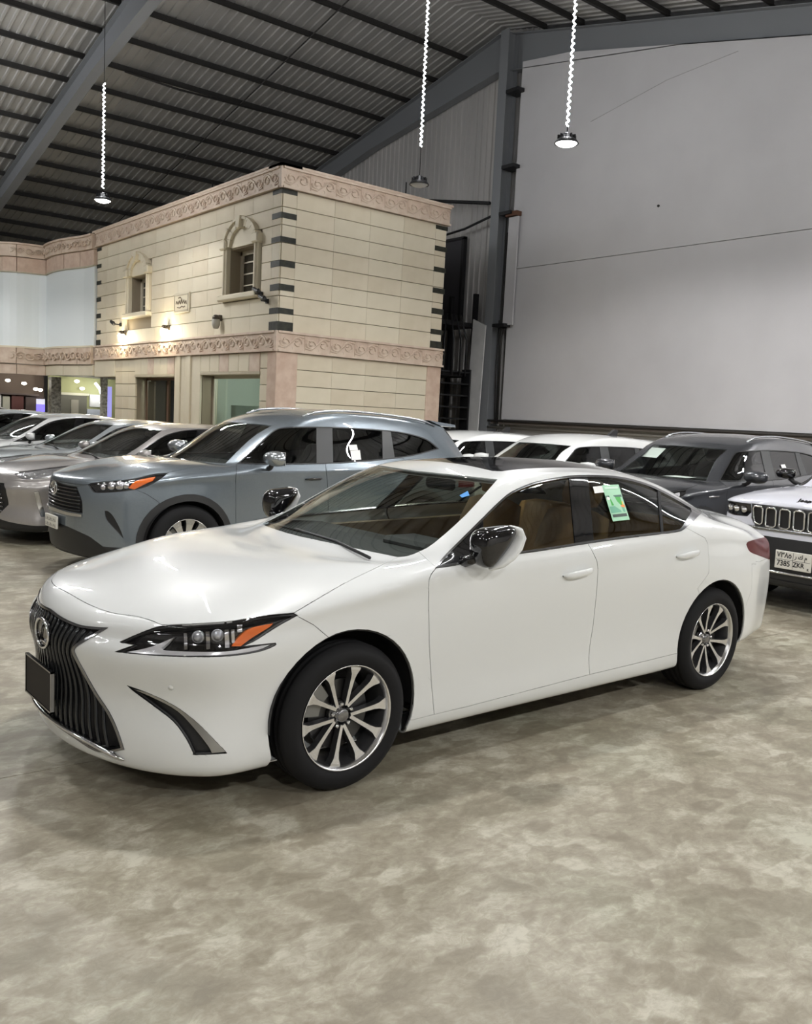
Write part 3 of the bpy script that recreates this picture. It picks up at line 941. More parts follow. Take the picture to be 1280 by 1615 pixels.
# the steel column under the ridge with its bracket and cables
m = MB(); yc = 14.42
m.box(XW-.55, XW-.53, yc-.16, yc+.16, 0, ZR-.1); m.box(XW-.17, XW-.15, yc-.16, yc+.16, 0, ZR-.1); m.box(XW-.53, XW-.17, yc-.01, yc+.01, 0, ZR-.1)
col = props(m.build('column', [M_STEELGREY]), 'grey steel column under the roof ridge beside the white wall', 'column', kind='structure')
for z in (4.3, 7.35, 8.6, 10.6):
    m = MB(); m.box(XW-.56, XW-.12, yc-.62, yc-.16, z, z+.09); m.build('bracket', [M_DARKSTEEL], col)
m = MB(); m.box(XW-.5, XW-.12, 13.62, 14.05, 7.3, 7.42); m.build('bracket', [principled('rust', (.13, .06, .035), .8)], col)
for dy, z0, z1 in ((-.30, 1.6, 7.3), (-.36, 1.6, 6.9), (-.24, 1.6, 4.5)):
    m = MB(); m.tube([(XW-.36, yc+dy, z1), (XW-.36, yc+dy+.02, (z0+z1)/2), (XW-.36, yc+dy-.05, z0)], .022, 6); m.build('cable', [M_PURLIN], col)
m = MB(); m.box(XW-.42, XW-.37, 13.62, 13.98, 4.35, 7.28); m.build('cover_plate', [M_WALLWHITE], col)
# white board leaning at the foot of the column
m = MB(); m.add([(XW-.74, 14.98, 0), (XW-.74, 14.46, 0), (XW-.62, 14.46, 4.35), (XW-.62, 14.98, 4.55), (XW-.70, 14.98, 0), (XW-.70, 14.46, 0), (XW-.58, 14.46, 4.35), (XW-.58, 14.98, 4.55)],
                [(0, 1, 2, 3), (4, 7, 6, 5), (0, 4, 5, 1), (1, 5, 6, 2), (2, 6, 7, 3), (3, 7, 4, 0)])
props(m.build('board', [noisy('board_white', (.50, .50, .50), (.60, .60, .59), 2, .7)]), 'tall dirty white board leaning against the steel column', 'board')
# conduit arm reaching over the stone building to the column
m = MB(); m.tube([(XW-.45, 18.9, 8.52), (XW-.45, 14.75, 7.78)], .05, 8)
arm = props(m.build('conduit_arm', [M_DARKSTEEL]), 'dark horizontal pipe arm crossing the corrugated wall above the door', 'pipe')
m = MB(); m.tube([(XW-.45, 18.6, 8.45), (XW-.45, 18.6, 9.0)], .02, 6); m.build('strut', [M_DARKSTEEL], arm)
m = MB(); m.tube([(XW-.3, 17.1, 7.15), (XW-.3, 15.9, 7.25), (XW-.3, 14.6, 7.5)], .035, 6)
props(m.build('sagging_cable', [M_DARKSTEEL]), 'dark cable sagging from the door top to the steel column', 'cable')

# dark steel door high in the corrugated wall
m = MB(); m.box(XW-.14, XW-.06, 16.15, 17.35, 4.6, 7.0); d = props(m.build('door_1', [principled('dark_door', (.045, .043, .05), .6)]), kind='structure')
m = MB(); m.box(XW-.18, XW-.05, 16.05, 16.15, 4.5, 7.05); m.build('door_frame', [M_DARKSTEEL], d)
m = MB(); m.box(XW-.18, XW-.05, 16.05, 17.4, 7.0, 7.08); m.build('door_frame', [M_DARKSTEEL], d)

# black steel stair and landings between building and wall
st = empty('steel_staircase', (14.6, 15.4, 0), 0, 'black steel staircase with landings between stone building and corrugated wall', 'staircase')
def S(name, *boxes):
    m = MB()
    for b in boxes: m.box(*b)
    o = m.build(name, [M_DARKSTEEL]); o.parent = st; o.matrix_parent_inverse = Matrix.Translation(-Vector(st.location))
for z in (4.45, 3.02): S('landing', (13.6, 15.7, 15.1, 17.3, z-.12, z))
for (x, y_) in ((13.7, 15.15), (13.7, 17.2), (15.6, 15.15), (15.6, 16.2)): S('post', (x-.06, x+.06, y_-.06, y_+.06, 0, 5.3))
for z in (4.85, 5.25): S('rail', (13.68, 13.72, 15.1, 17.3, z, z+.05))
for j in range(6): S('baluster', (13.69, 13.71, 15.3+.34*j, 15.33+.34*j, 4.45, 5.25))
for z in (3.4, 3.75): S('rail', (13.68, 13.72, 15.1, 17.3, z, z+.05))
for j in range(9): S('step', (14.0, 15.2, 14.83, 15.1, .35+.33*j, .39+.33*j))
S('stringer', (13.95, 14.0, 14.80, 15.15, 0, 3.1)); S('stringer', (15.2, 15.25, 14.80, 15.15, 0, 3.1))
def tubep(name, P, r):
    m = MB(); m.tube(P, r, 8); o = m.build(name, [M_DARKSTEEL]); o.parent = st; o.matrix_parent_inverse = Matrix.Translation(-Vector(st.location))
for dx in (0, .28, .56, .84): tubep('cage_bar', [(14.2+dx, 14.86-.10*math.sin(dx*3.4), 2.9), (14.2+dx, 14.86-.10*math.sin(dx*3.4), 3.9), (14.4+dx*.6, 15.0, 4.6)], .03)

# ------------------------------------------------------------------ the stone building
BX, BY, BX1, BY1, BH = 8.12, 13.55, 12.93, 24.85, 7.0
bld = empty('stone_building', (BX, BY, 0), 0, 'two-storey cream stone building with carved pink friezes and dark quoins', 'building')
OFFB = Vector((BX, BY, 0))
def bpart(name, me, loc=(0, 0, 0), rz=0.0, parent=None):
    o = link(name, me, parent or bld, loc); o.rotation_euler = (0, 0, rz); return o
m = MB()   # core: ground floor has openings on the left facade, so the core is built from walls
T = .45
m.box(0+.02, BX1-BX, 0+.02, T, 0, 6.9)                                  # right face wall
m.box(BX1-BX-T, BX1-BX, T, BY1-BY, 0, 6.9)
def wallL(y0, y1, z0, z1): m.box(.02, T, y0, y1, z0, z1)
W1 = (14.60-BY, 15.92-BY, 4.38, 5.47); W2 = (20.80-BY, 22.08-BY, 4.30, 5.35)
G1 = (14.25-BY, 17.28-BY, 0.0, 2.50); G2 = (18.88-BY, 21.6-BY, 0.0, 2.46)
wallL(T, G1[0], 0, 2.9); wallL(G1[1], G2[0], 0, 2.9); wallL(G2[1], 23.2-BY, 0, 2.9); wallL(23.2-BY, BY1-BY, 2.46, 2.9)
wallL(G1[0], G1[1], G1[3], 2.9); wallL(G2[0], G2[1], G2[3], 2.9)
wallL(T, W1[0], 2.9, 6.9); wallL(W1[1], W2[0], 2.9, 6.9); wallL(W2[1], BY1-BY, 2.9, 6.9)
for w in (W1, W2): wallL(w[0], w[1], 2.9, w[2]); wallL(w[0], w[1], w[3], 6.9)
m.box(T, BX1-BX-T, T, BY1-BY, 6.6, 6.9); m.box(T, BX1-BX-T, T, BY1-BY, 2.85, 3.0)
bpart('wall_core', m.mesh('wall_core', [M_JOINT]))
rs = random.Random(3)
slabs = {}
def slab_mesh(L_, H_, mat, axis, th=.028):
    key = (round(L_, 2), round(H_, 3), mat.name, axis)
    if key not in slabs:
        q = MB()
        if axis == 'x': q.bbox(.0012, L_-.0012, -th, .03, .007, H_-.007, .004)
        else: q.bbox(-th, .03, .0012, L_-.0012, .007, H_-.007, .004)
        slabs[key] = q.mesh('stone_slab', [mat])
    return slabs[key]
def course(axis, s0, s1, z0, z1, holes=(), L0=.92):
    """a course of slabs along the facade between s0 and s1"""
    segs = [(s0, s1)]
    for h in holes:
        if z1 <= h[2]+.01 or z0 >= h[3]-.01: continue
        segs = [q for (a, b) in segs for q in ((a, min(b, h[0])), (max(a, h[1]), b)) if q[1]-q[0] > .05]
    for a, b in segs:
        n = max(1, round((b-a)/L0)); l = (b-a)/n
        for i in range(n):
            mt = M_CREAM if rs.random() < .6 else M_CREAM2
            me = slab_mesh(l, z1-z0, mt, axis)
            p = (a+i*l, -.001*rs.random(), z0) if axis == 'x' else (-.001*rs.random(), a+i*l, z0)
            bpart('stone_slab', me, p)
ZT0, ZT1, ZF0, ZF1 = 6.54, 7.0, 2.99, 3.45
zc = [ZF1+(ZT0-ZF1)*i/8 for i in range(9)]
LX, LY = BX1-BX, BY1-BY
wh = [(w[0]-.26, w[1]+.26, w[2]-.14, w[3]+.05) for w in (W1, W2)]
for i in range(8):
    course('x', .36, LX-.36, zc[i], zc[i+1]); course('x', 0, .36, zc[i], zc[i+1], L0=.4); course('x', LX-.36, LX, zc[i], zc[i+1], L0=.4)
    course('y', .34, LY, zc[i], zc[i+1], wh); course('y', 0, .34, zc[i], zc[i+1], L0=.4)
zl = [ZF0-.374*i for i in range(9)]
for i in range(8):
    z1, z0 = zl[i], max(0.0, zl[i+1])
    if z1 <= 0: break
    course('x', .50, LX-.42, z0, z1)
    for a, b in ((.36, G1[0]), (G2[1], 23.18-BY)): course('y', a, b, z0, z1, L0=.6)
# pilasters
def box_part(name, mat, *bx, bev=.01):
    q = MB(); q.bbox(*bx, bev); return bpart(name, q.mesh(name, [mat]))
box_part('corner_pilaster', M_PINK, -.06, .50, -.06, .34, 0, ZF0)
box_part('pilaster', M_PINK, LX-.42, LX+.04, -.05, .2, 0, ZF0)
for a in (.0, .20, .38, .56): box_part('pilaster_flute', M_CREAM2, -.10 if a in (.0, .56) else -.06, .02, G1[1]+.52+a*1.1, G1[1]+.52+a*1.1+.20, 0, ZF0)
box_part('pilaster', M_CREAM2, -.045, .02, G1[1]+.02, G2[0]-.02, 0, ZF0)
box_part('pilaster', M_CREAM2, -.05, .02, 23.18-BY, LY+.1, 2.46, ZF0)
# lintel blocks over the shop windows
for w, n in ((G1, 6), (G2, 6)):
    for i in range(n):
        l = (w[1]-w[0])/n
        q = MB(); q.bbox(-.05, .02, .006, l-.006, 0, ZF0-w[3]-.06, .008)
        bpart('lintel_block', q.mesh('lintel_block', [M_CREAM2 if i % 3 else M_PINK2]), (0, w[0]+i*l, w[3]+.05))
    q = MB(); q.bbox(-.06, T, w[0]-.02, w[1]+.02, w[3]-.02, w[3]+.05, .008); bpart('lintel_bar', q.mesh('lintel_bar', [M_REVEAL]))
    # glazing set back in the reveal
    q = MB(); q.box(T-.10, T-.09, w[0]+.08, w[1]-.08, .1, w[3]-.08); gl = bpart('shop_window', q.mesh('shop_window', [M_DARKGLASS]))
    for bx in ((T-.14, T-.05, w[0], w[0]+.08, 0, w[3]-.02), (T-.14, T-.05, w[1]-.08, w[1], 0, w[3]-.02), (T-.14, T-.05, w[0], w[1], w[3]-.09, w[3]-.02), (T-.14, T-.05, w[0], w[1], 0, .12)):
        q = MB(); q.box(*bx); o = bpart('window_frame', q.mesh('window_frame', [M_WINFRAME if w is G1 else principled('brown_frame', (.14, .08, .05), .5)]), parent=gl)
q = MB(); q.box(T-.13, T-.06, G2[0]+1.16, G2[0]+1.28, 0, G2[3]-.05); bpart('door_frame', q.mesh('door_frame', [principled('brown_frame', (.14, .08, .05), .5)]))
q = MB(); q.box(T-.16, T-.13, G2[0]+1.28, G2[1]-.2, .02, G2[3]-.12); bpart('shop_door', q.mesh('shop_door', [principled('dark_door_glass', (.05, .05, .035), .08, 0, .5)]))
# rooms behind the glazing
q = MB(); q.box(T, 3.4, T, G2[0]-.5, 0, .02); q.box(3.35, 3.4, T, LY-.6, 0, 2.85); q.box(T, 3.4, G1[1]+.4, G1[1]+.5, 0, 2.85); bpart('room_wall', q.mesh('room_wall', [principled('office_wall', (.42, .46, .42), .8)]))
q = MB(); q.box(T+.35, T+.38, G1[0]+.1, G1[1]-.1, .1, 1.75); bpart('blind', q.mesh('blind', [principled('pale_blind', (.55, .60, .56), .7)]))
q = MB(); q.box(T+.35, T+.38, G2[0]+.1, G2[0]+1.2, .1, 1.9); bpart('blind', q.mesh('blind', [principled('pale_blind', (.55, .60, .56), .7)]))
for y_ in (15.7-BY, 20.2-BY):  # ceiling tubes and point sources added to brighten the rooms behind the glazing
    q = MB(); q.box(1.2, 2.4, y_-.06, y_+.06, 2.74, 2.80); of = bpart('added_office_light', q.mesh('added_office_light', [principled('added_office_tube', (1, 1, 1), .4, emit=(.9, 1, .95), estr=6)]))
    ld = bpy.data.lights.new('added_office_light', 'POINT'); ld.energy = 62; ld.color = (.97, 1, .97); ld.shadow_soft_size = .25
    lo = bpy.data.objects.new('added_office_light_source', ld); COL.objects.link(lo); lo.parent = of; lo.location = (1.2, y_, 2.5)
# upper windows: frame, arch of stones, keystone, sill
for w in (W1, W2):
    y0, y1, z0, z1 = w; yc = (y0+y1)/2; hw = (y1-y0)/2
    win = MB(); win.box(T-.12, T-.10, y0, y1, z0, z1); wo = bpart('upper_window', win.mesh('upper_window', [principled('dark_pane', (.05, .045, .035), .1)]))
    for bx in ((T-.17, T-.08, y0, y0+.10, z0, z1), (T-.17, T-.08, y1-.10, y1, z0, z1), (T-.17, T-.08, y0, y1, z1-.10, z1), (T-.17, T-.08, y0, y1, z0, z0+.08), (T-.16, T-.09, yc-.04, yc+.04, z0, z1)):
        q = MB(); q.box(*bx); bpart('sash', q.mesh('sash', [M_WINFRAME]), parent=wo)
    for j in (1, 2, 3):
        q = MB(); q.box(T-.14, T-.09, y0, y1, z0+(z1-z0)*j/4-.015, z0+(z1-z0)*j/4+.015); bpart('glazing_bar', q.mesh('glazing_bar', [M_WINFRAME]), parent=wo)
    for s in (y0-.20, y1+.02):
        q = MB(); q.bbox(-.10, .05, s, s+.18, z0, z1+.02, .02); q.bbox(-.14, .02, s+.05, s+.13, z0, z1, .02); bpart('window_pilaster', q.mesh('window_pilaster', [M_CREAM2]))
    q = MB(); q.bbox(-.20, .05, y0-.28, y1+.28, z0-.14, z0, .03); bpart('window_sill', q.mesh('window_sill', [M_CREAM2]))
    for s in (y0-.28, y1-.02):
        q = MB(); q.bbox(-.18, .03, s, s+.30, z1, z1+.22, .03); bpart('impost', q.mesh('impost', [M_CREAM2]))
    q = MB(); q.prism([(yc+math.cos(a)*hw*.86, z1+.03+math.sin(a)*hw*.64) for a in np.linspace(0, math.pi, 14)], -.03, .03, 'x'); bpart('tympanum', q.mesh('tympanum', [M_CREAM2]))
    nv = 8
    for i in range(nv):
        a0 = math.pi*i/nv+.01; a1 = math.pi*(i+1)/nv-.01
        pts = [(yc+math.cos(a)*(hw*r), z1+.05+math.sin(a)*(hw*r*.74)) for r, aa in ((.84, (a0, a1)), (1.16, (a1, a0))) for a in np.linspace(aa[0], aa[1], 3)]
        q = MB(); q.prism(pts, -.10, .03, 'x'); bpart('arch_stone', q.mesh('arch_stone', [M_CREAM2]))
        pts = [(yc+math.cos(a)*(hw*r), z1+.05+math.sin(a)*(hw*r*.74)) for r, aa in ((1.16, (a0, a1)), (1.28, (a1, a0))) for a in np.linspace(aa[0], aa[1], 3)]
        q = MB(); q.prism(pts, -.15, .03, 'x'); bpart('arch_moulding', q.mesh('arch_moulding', [M_CREAM2]))
    q = MB(); q.prism([(yc-.07, z1+.05+hw*.58), (yc+.07, z1+.05+hw*.58), (yc+.11, z1+.05+hw*.98), (yc-.11, z1+.05+hw*.98)], -.19, .0, 'x'); bpart('keystone', q.mesh('keystone', [M_CREAM2]))
# dark marble quoins
qz = [(6.44, 6.535), (5.91, 6.03), (5.39, 5.51), (4.86, 4.99), (4.34, 4.48), (3.83, 3.955), (3.46, 3.655)]
for z0, z1 in qz:
    q = MB(); q.prism([(-.04, -.04), (.36, -.04), (.36, .02), (.02, .02), (.02, .36), (-.04, .36)], z0, z1, 'z'); bpart('quoin', q.mesh('quoin', [M_GREEN]))
    q = MB(); q.box(LX-.36, LX+.03, -.04, .02, z0-.02, z1-.02); bpart('quoin', q.mesh('quoin', [M_GREEN]))
    q = MB(); q.box(-.04, .02, LY-.36, LY+.02, z0-.02, z1-.02); bpart('quoin', q.mesh('quoin', [M_GREEN]))
# carved friezes: blocks with a scroll in relief
def scroll(m, cx, cz, r, sgn, P):
    pts = []
    for t in np.linspace(0, 1, 15):
        a = sgn*t*2*math.pi*1.35; rr = r*(1-t*.78)
        pts.append(P(cx+math.cos(a+math.pi)*rr*1.25, cz+math.sin(a+math.pi)*rr))
    m.tube(pts, [.026]*13+[.02, .014], 5)
def frieze_mesh(l, h, axis, name):
    m = MB()
    if axis == 'x':
        m.bbox(0, l, -.09, .02, 0, h, .012); P = lambda s, z: (s, -.095, z)
        m.box(0, l, -.13, .0, h-.05, h); m.box(0, l, -.13, .0, 0, .045)
    else:
        m.bbox(-.09, .02, 0, l, 0, h, .012); P = lambda s, z: (-.095, s, z)
        m.box(-.13, .0, 0, l, h-.05, h); m.box(-.13, .0, 0, l, 0, .045)
    scroll(m, l*.27, h*.5, h*.27, 1, P); scroll(m, l*.73, h*.5, h*.27, -1, P)
    m.tube([P(l*.02, h*.25), P(l*.25, h*.20), P(l*.5, h*.5), P(l*.75, h*.80), P(l*.98, h*.75)], .022, 5)
    for s, z in ((.5, .2), (.5, .8), (.06, .6), (.94, .4)): m.lathe([(.0001, -.13), (.035, -.12), (.045, -.09)] if False else [(.0001, .03), (.03, .02), (.04, 0)], 6, 'y' if axis == 'x' else 'x', P(l*s, h*z))
    return m.mesh(name, [M_PINK2])
nx, ny = 7, 16
for z0, z1 in ((ZT0, ZT1), (ZF0, ZF1)):
    fx = frieze_mesh((LX+.1)/nx, z1-z0, 'x', 'frieze_block'); fy = frieze_mesh(LY/ny, z1-z0, 'y', 'frieze_block')
    for i in range(nx): bpart('frieze_block', fx, (-.05+i*(LX+.1)/nx, 0, z0))
    for i in range(ny): bpart('frieze_block', fy, (0, i*LY/ny, z0))
    q = MB(); q.box(-.10, .02, -.10, .02, z0, z1); bpart('corner_block', q.mesh('corner_block', [M_PINK2]))
q = MB(); q.box(-.14, LX+.1, -.14, .4, ZT1, ZT1+.05); q.box(-.14, .4, -.14, LY+.2, ZT1, ZT1+.05); bpart('coping', q.mesh('coping', [M_PINK2]))
# rooftop rod
q = MB(); q.tube([(1.2, 19.4-BY, 6.9), (1.2, 19.4-BY, 7.9)], .02, 6); bpart('roof_rod', q.mesh('roof_rod', [M_DARKSTEEL]))

# plaque with script
pq = MB(); pq.bbox(-.085, -.031, -.46, .46, -.26, .26, .012); plaque = props(pq.build('plaque', [M_CREAM2], loc=(BX, 18.45, 4.38)), 'small square stone plaque with carved script between the arched windows', 'plaque')
q = MB()
for a, b, c_, d in ((-.42, .42, .19, .22), (-.42, .42, -.22, -.19), (-.42, -.39, -.22, .22), (.39, .42, -.22, .22)): q.box(-.095, -.08, a, b, c_, d)
q.build('border', [M_REVEAL], plaque)
q = MB()
for pth in ([(.30, -.02), (.26, .05), (.18, -.03), (.10, .06), (.04, -.03), (-.04, .10), (-.08, -.02), (-.18, .06), (-.22, -.03), (-.30, .04)], [(.16, .13), (.06, .15), (0, .12)], [(.22, -.11), (.06, -.13), (-.05, -.09), (-.16, -.12), (-.24, -.10)], [(-.30, .04), (-.33, -.05)]):
    q.tube([(-.09, a, b) for a, b in pth], .014, 5)
q.build('script', [principled('script_brown', (.16, .12, .08), .7)], plaque)

# wall lamps on the facade
def wall_lamp(y, z, lit, label):
    t = empty('wall_lamp', (BX-.13, y, z), 0, label, 'lamp', 'wall lamps under the upper windows')
    q = MB(); q.bbox(.02, .13, -.05, .05, .0, .14, .01); q.build('bracket', [principled('bronze', (.10, .085, .07), .4, .6)], t)
    q = MB(); q.lathe([(.0001, .14), (.05, .13), (.085, .08), (.095, .03), (.085, .03), (.0001, .04)], 18, 'z', (-.04, 0, 0)); q.build('hood', [principled('bronze', (.10, .085, .07), .4, .6)], t)
    q = MB(); q.lathe([(.0001, .05), (.075, .045), (.105, 0), (.10, -.12), (.06, -.20), (.0001, -.21)], 16, 'z', (-.04, 0, 0))
    q.build('shade', [principled('lamp_glass_lit', (1, .96, .85), .4, emit=(1, .93, .74), estr=14) if lit else principled('lamp_glass_unlit', (.5, .48, .42), .3)], t)
    if lit:
        ld = bpy.data.lights.new('wall_lamp_light', 'POINT'); ld.energy = 30; ld.color = (1, .86, .60); ld.shadow_soft_size = .07
        lo = bpy.data.objects.new('wall_lamp_light', ld); COL.objects.link(lo); lo.parent = t; lo.location = (-.24, 0, -.06)
wall_lamp(22.38, 3.68, True, 'lit wall lamp under the far arched window of the stone building')
wall_lamp(19.30, 3.70, True, 'lit wall lamp below the carved plaque on the stone facade')
wall_lamp(16.25, 3.80, False, 'unlit bronze wall lamp under the near arched window')
def cctv(y, z, label, ry):
    t = empty('security_camera', (BX-.065, y, z), 0, label, 'camera')
    q = MB(); q.bbox(-.02, .03, -.05, .05, -.05, .05, .008); q.tube([(0, 0, 0), (-.14, 0, .0), (-.18, ry*.06, .03)], .02, 8); q.build('mount', [BLACK], t)
    q = MB(); q.lathe([(.0001, -.16), (.045, -.16), (.05, -.12), (.05, .10), (.04, .12), (.0001, .12)], 14, 'y'); q.xform(Matrix.Translation((-.20, ry*.12, .05)) @ Matrix.Rotation(.35, 4, 'X')); q.build('camera_body', [BLACK], t)
    q = MB(); q.lathe([(.0001, .0), (.03, .0), (.032, .02)], 12, 'y'); q.xform(Matrix.Translation((-.20, ry*.12-.13*1, .05))); q.build('camera_lens', [BLACK_GLOSS], t)
cctv(22.75, 4.02, 'black security camera under the far arched window', 1)
cctv(14.26, 4.30, 'black security camera beside the near arched window', -1)
cctv(13.98, 4.12, 'smaller black floodlight camera at the corner beside the near arched window', -1)

# ------------------------------------------------------------------ curved showroom front at the far left
PL = curve2([(8.05, 24.98, 1), (7.98, 25.7), (7.80, 26.4), (7.68, 27.1), (7.64, 27.9), (7.72, 28.80, 1), (7.42, 28.92), (7.02, 28.98), (6.62, 29.15), (6.28, 29.6), (6.02, 30.4), (5.9, 31.6, 1), (5.9, 31.7, 1)], 4)[:-1]
PL = PL[:next(i for i, p in enumerate(PL) if p[1] >= 31.58)+1]
def resample(P, d):
    out = [P[0]]; acc = 0.0
    for a, b in zip(P[:-1], P[1:]):
        seg = math.dist(a, b); t = d-acc
        while t <= seg: out.append((a[0]+(b[0]-a[0])*t/seg, a[1]+(b[1]-a[1])*t/seg)); t += d
        acc = seg-(t-d)
    return out
_iv = min(range(len(PL)), key=lambda i: math.dist(PL[i], (7.72, 28.80)))
PLa, PLb = resample(PL[:_iv+1], .24), resample(PL[_iv:], .24)
PL = PLa[:-1]+[PL[_iv]]+PLb[1:]; IV = len(PLa)-1
bay = empty('showroom_bays', (7.7, 28.8, 0), 0, 'curved showroom front with white panels and pink stone bands', 'building')
def strip(name, i0, i1, z0, z1, mat, out=0.0, th=.12, parent=bay):
    m = MB(); vs = []; ring = []
    for i in range(i0, i1+1):
        p = Vector((*PL[i], 0)); t = Vector((*PL[min(i+1, len(PL)-1)], 0))-Vector((*PL[max(i-1, 0)], 0)); t.normalize(); n = Vector((-t.y, t.x, 0))
        if n.x > 0 and n.y > 0: n = -n
        if n.x > 0: n = -n
        a = p+n*out; b = p-n*th
        if name.endswith(('block', 'stone')):
            if i == i0: a = a+t*.012
            if i == i1: a = a-t*.012
        ring.append((a, n))
        vs += [(a.x, a.y, z0), (a.x, a.y, z1), (b.x, b.y, z0), (b.x, b.y, z1)]
    fs = []
    for k in range(i1-i0):
        a, b = 4*k, 4*k+4; fs += [(a, b, b+1, a+1), (a+2, a+3, b+3, b+2), (a+1, b+1, b+3, a+3), (a, a+2, b+2, b)]
    k = 4*(i1-i0); fs += [(0, 1, 3, 2), (k, k+2, k+3, k+1)]
    m.add(vs, fs)
    if name in ('frieze_stone', 'cornice_block') and i1-i0 >= 1:
        A, nA = ring[0]; Bq, nB = ring[-1]; h = z1-z0; Lw = (Bq-A).length
        if Lw > .15:
            PP = lambda s_, z: tuple(A+(Bq-A)*(s_/Lw)+nA*(.05 if i1-i0 > 1 else .02)+Vector((0, 0, z0+z)))
            for q_ in range(max(1, round(Lw/.34))): scroll(m, Lw*(q_+.5)/max(1, round(Lw/.34)), h*.5, h*.28, 1 if q_ % 2 else -1, PP)
    o = m.build(name, [mat]); o.parent = parent; o.matrix_parent_inverse = Matrix.Translation(-Vector(parent.location)); return o
nP = len(PL)-1
for i, j in [(a, min(a+4, IV)) for a in range(0, IV, 4)]+[(a, min(a+4, nP)) for a in range(IV, nP, 4)]:
    strip('cornice_block', i, j, 6.52, 6.92, M_PINK2, .10); strip('frieze_stone', i, j, 2.86, 3.40, M_PINK2, .10)
    strip('band_block', i, j, 6.02, 6.50, M_PINK, .02 if (i//4) % 2 else .026); strip('band_block', i, j, 2.50, 2.84, M_PINK2 if i >= IV else M_CREAM2, .02 if (i//4) % 2 else .026)
strip('coping', 0, nP, 6.92, 6.98, M_PINK2, .16); strip('ledge_trim', 0, nP, 5.98, 6.02, M_REVEAL, .06); strip('ledge_trim', 0, nP, 3.40, 3.46, M_CREAM2, .12)
for i, j in [(a, min(a+4, IV)) for a in range(0, IV, 4)]+[(a, min(a+4, nP)) for a in range(IV, nP, 4)]: strip('white_panel', i, j, 3.46, 5.98, M_PANELWHITE, 0)
# shop under the bays
shop = empty('shop_interior', (8.5, 29.0, 0), 0, 'dim shop interior behind the open ground floor at far left', 'shop')
def sh(name, mat, *b):
    m = MB(); m.box(*b); o = m.build(name, [mat]); o.parent = shop; o.matrix_parent_inverse = Matrix.Translation(-Vector(shop.location)); return o
sh('back_wall', principled('shop_green', (.42, .44, .24), .7), 9.1, 12.9, 33.0, 33.1, 0, 2.7)
sh('side_wall', principled('shop_brown', (.16, .12, .10), .7), 5.2, 9.1, 33.6, 33.7, 0, 2.7)
sh('shop_ceiling', principled('shop_ceiling', (.10, .10, .085), .7), 6.4, 12.9, 32.0, 33.6, 2.62, 2.68)
COLM = noisy('patterned_column', (.20, .19, .16), (.60, .58, .50), 14, .5)
sh('shop_column', COLM, 8.25, 8.60, 29.9, 30.25, 0, 2.5)
sh('shop_column', COLM, 8.72, 8.90, 26.0, 26.2, 0, 2.5)
sh('doorway', principled('grey_doorway', (.13, .13, .11), .6), 9.45, 10.60, 32.9, 33.0, 0, 1.88); sh('door_leaf', principled('grey_leaf', (.30, .29, .25), .5), 9.95, 10.25, 32.85, 32.9, 0, 1.7)
sh('door_frame', principled('door_frame_pale', (.6, .6, .5), .5), 9.36, 10.68, 32.86, 32.92, 1.88, 1.98)
sh('window_panel', principled('shop_pane', (.60, .62, .64), .3), 10.72, 11.15, 32.9, 33.0, 1.45, 1.95); sh('window_panel', principled('shop_pane_blue', (.50, .55, .66), .3), 10.62, 11.15, 32.9, 33.0, .9, 1.35)
sh('shelf_unit', principled('maroon_shelf', (.10, .035, .035), .5), 7.75, 8.20, 33.2, 33.6, 0, 1.75); sh('shelf_unit', principled('dark_shelf', (.08, .06, .06), .5), 8.28, 8.68, 33.2, 33.6, 0, 1.72)
sh('shelf_unit', principled('pale_shelf', (.42, .42, .36), .5), 7.42, 7.68, 33.2, 33.6, 0, 1.70); sh('shelf_unit', principled('white_shelf', (.65, .65, .66), .5), 7.10, 7.36, 33.2, 33.6, 0, 1.75)
sh('shelf_board', principled('dark_shelf', (.08, .06, .06), .5), 7.1, 8.75, 33.1, 33.6, 1.78, 1.84)
sh('lit_sign', principled('violet_sign', (.12, .10, .5), .4, emit=(.20, .16, 1.0), estr=1.1), 8.72, 9.08, 33.4, 33.5, 1.15, 1.45); sh('white_banner', principled('white_banner', (.8, .8, .85), .5, emit=(.8, .8, 1), estr=.5), 8.72, 9.08, 33.4, 33.5, 1.45, 1.66)
sh('violet_panel', principled('violet_glow', (.3, .28, .6), .4, emit=(.42, .40, .95), estr=.55), 9.02, 9.16, 26.3, 26.4, 0, 2.2)
def shadd(m, name, mat):
    o = m.build(name, [mat]); o.parent = shop; o.matrix_parent_inverse = Matrix.Translation(-Vector(shop.location))
m = MB(); m.tube([(10.80, 32.5, 2.42), (10.98, 32.5, 2.20), (11.08, 32.5, 1.90), (11.05, 32.5, 1.60)], .05, 8); shadd(m, 'light_tube', principled('white_neon', (1, 1, 1), .4, emit=(1, 1, .95), estr=9))
for (x, y_, z) in ((9.95, 32.2, 2.42), (7.5, 32.8, 2.30), (8.1, 32.8, 2.22), (8.55, 32.8, 2.02), (8.75, 32.9, 2.0), (10.3, 32.6, 2.15)):
    m = MB(); m.lathe([(.0001, .08), (.08, .06), (.10, 0), (.0001, -.05)], 12, 'z', (x, y_, z)); shadd(m, 'shop_lamp', principled('shop_bulb', (1, .95, .8), .4, emit=(1, .93, .78), estr=8))
for (x, y_, z, e) in ((10.2, 31.4, 2.2, 42), (7.9, 32.2, 2.3, 16)):
    ld = bpy.data.lights.new('shop_light', 'POINT'); ld.energy = e; ld.color = (1, .95, .82); ld.shadow_soft_size = .12
    lo = bpy.data.objects.new('shop_light', ld); COL.objects.link(lo); lo.parent = shop; lo.location = (x-8.5, y_-29.0, z)

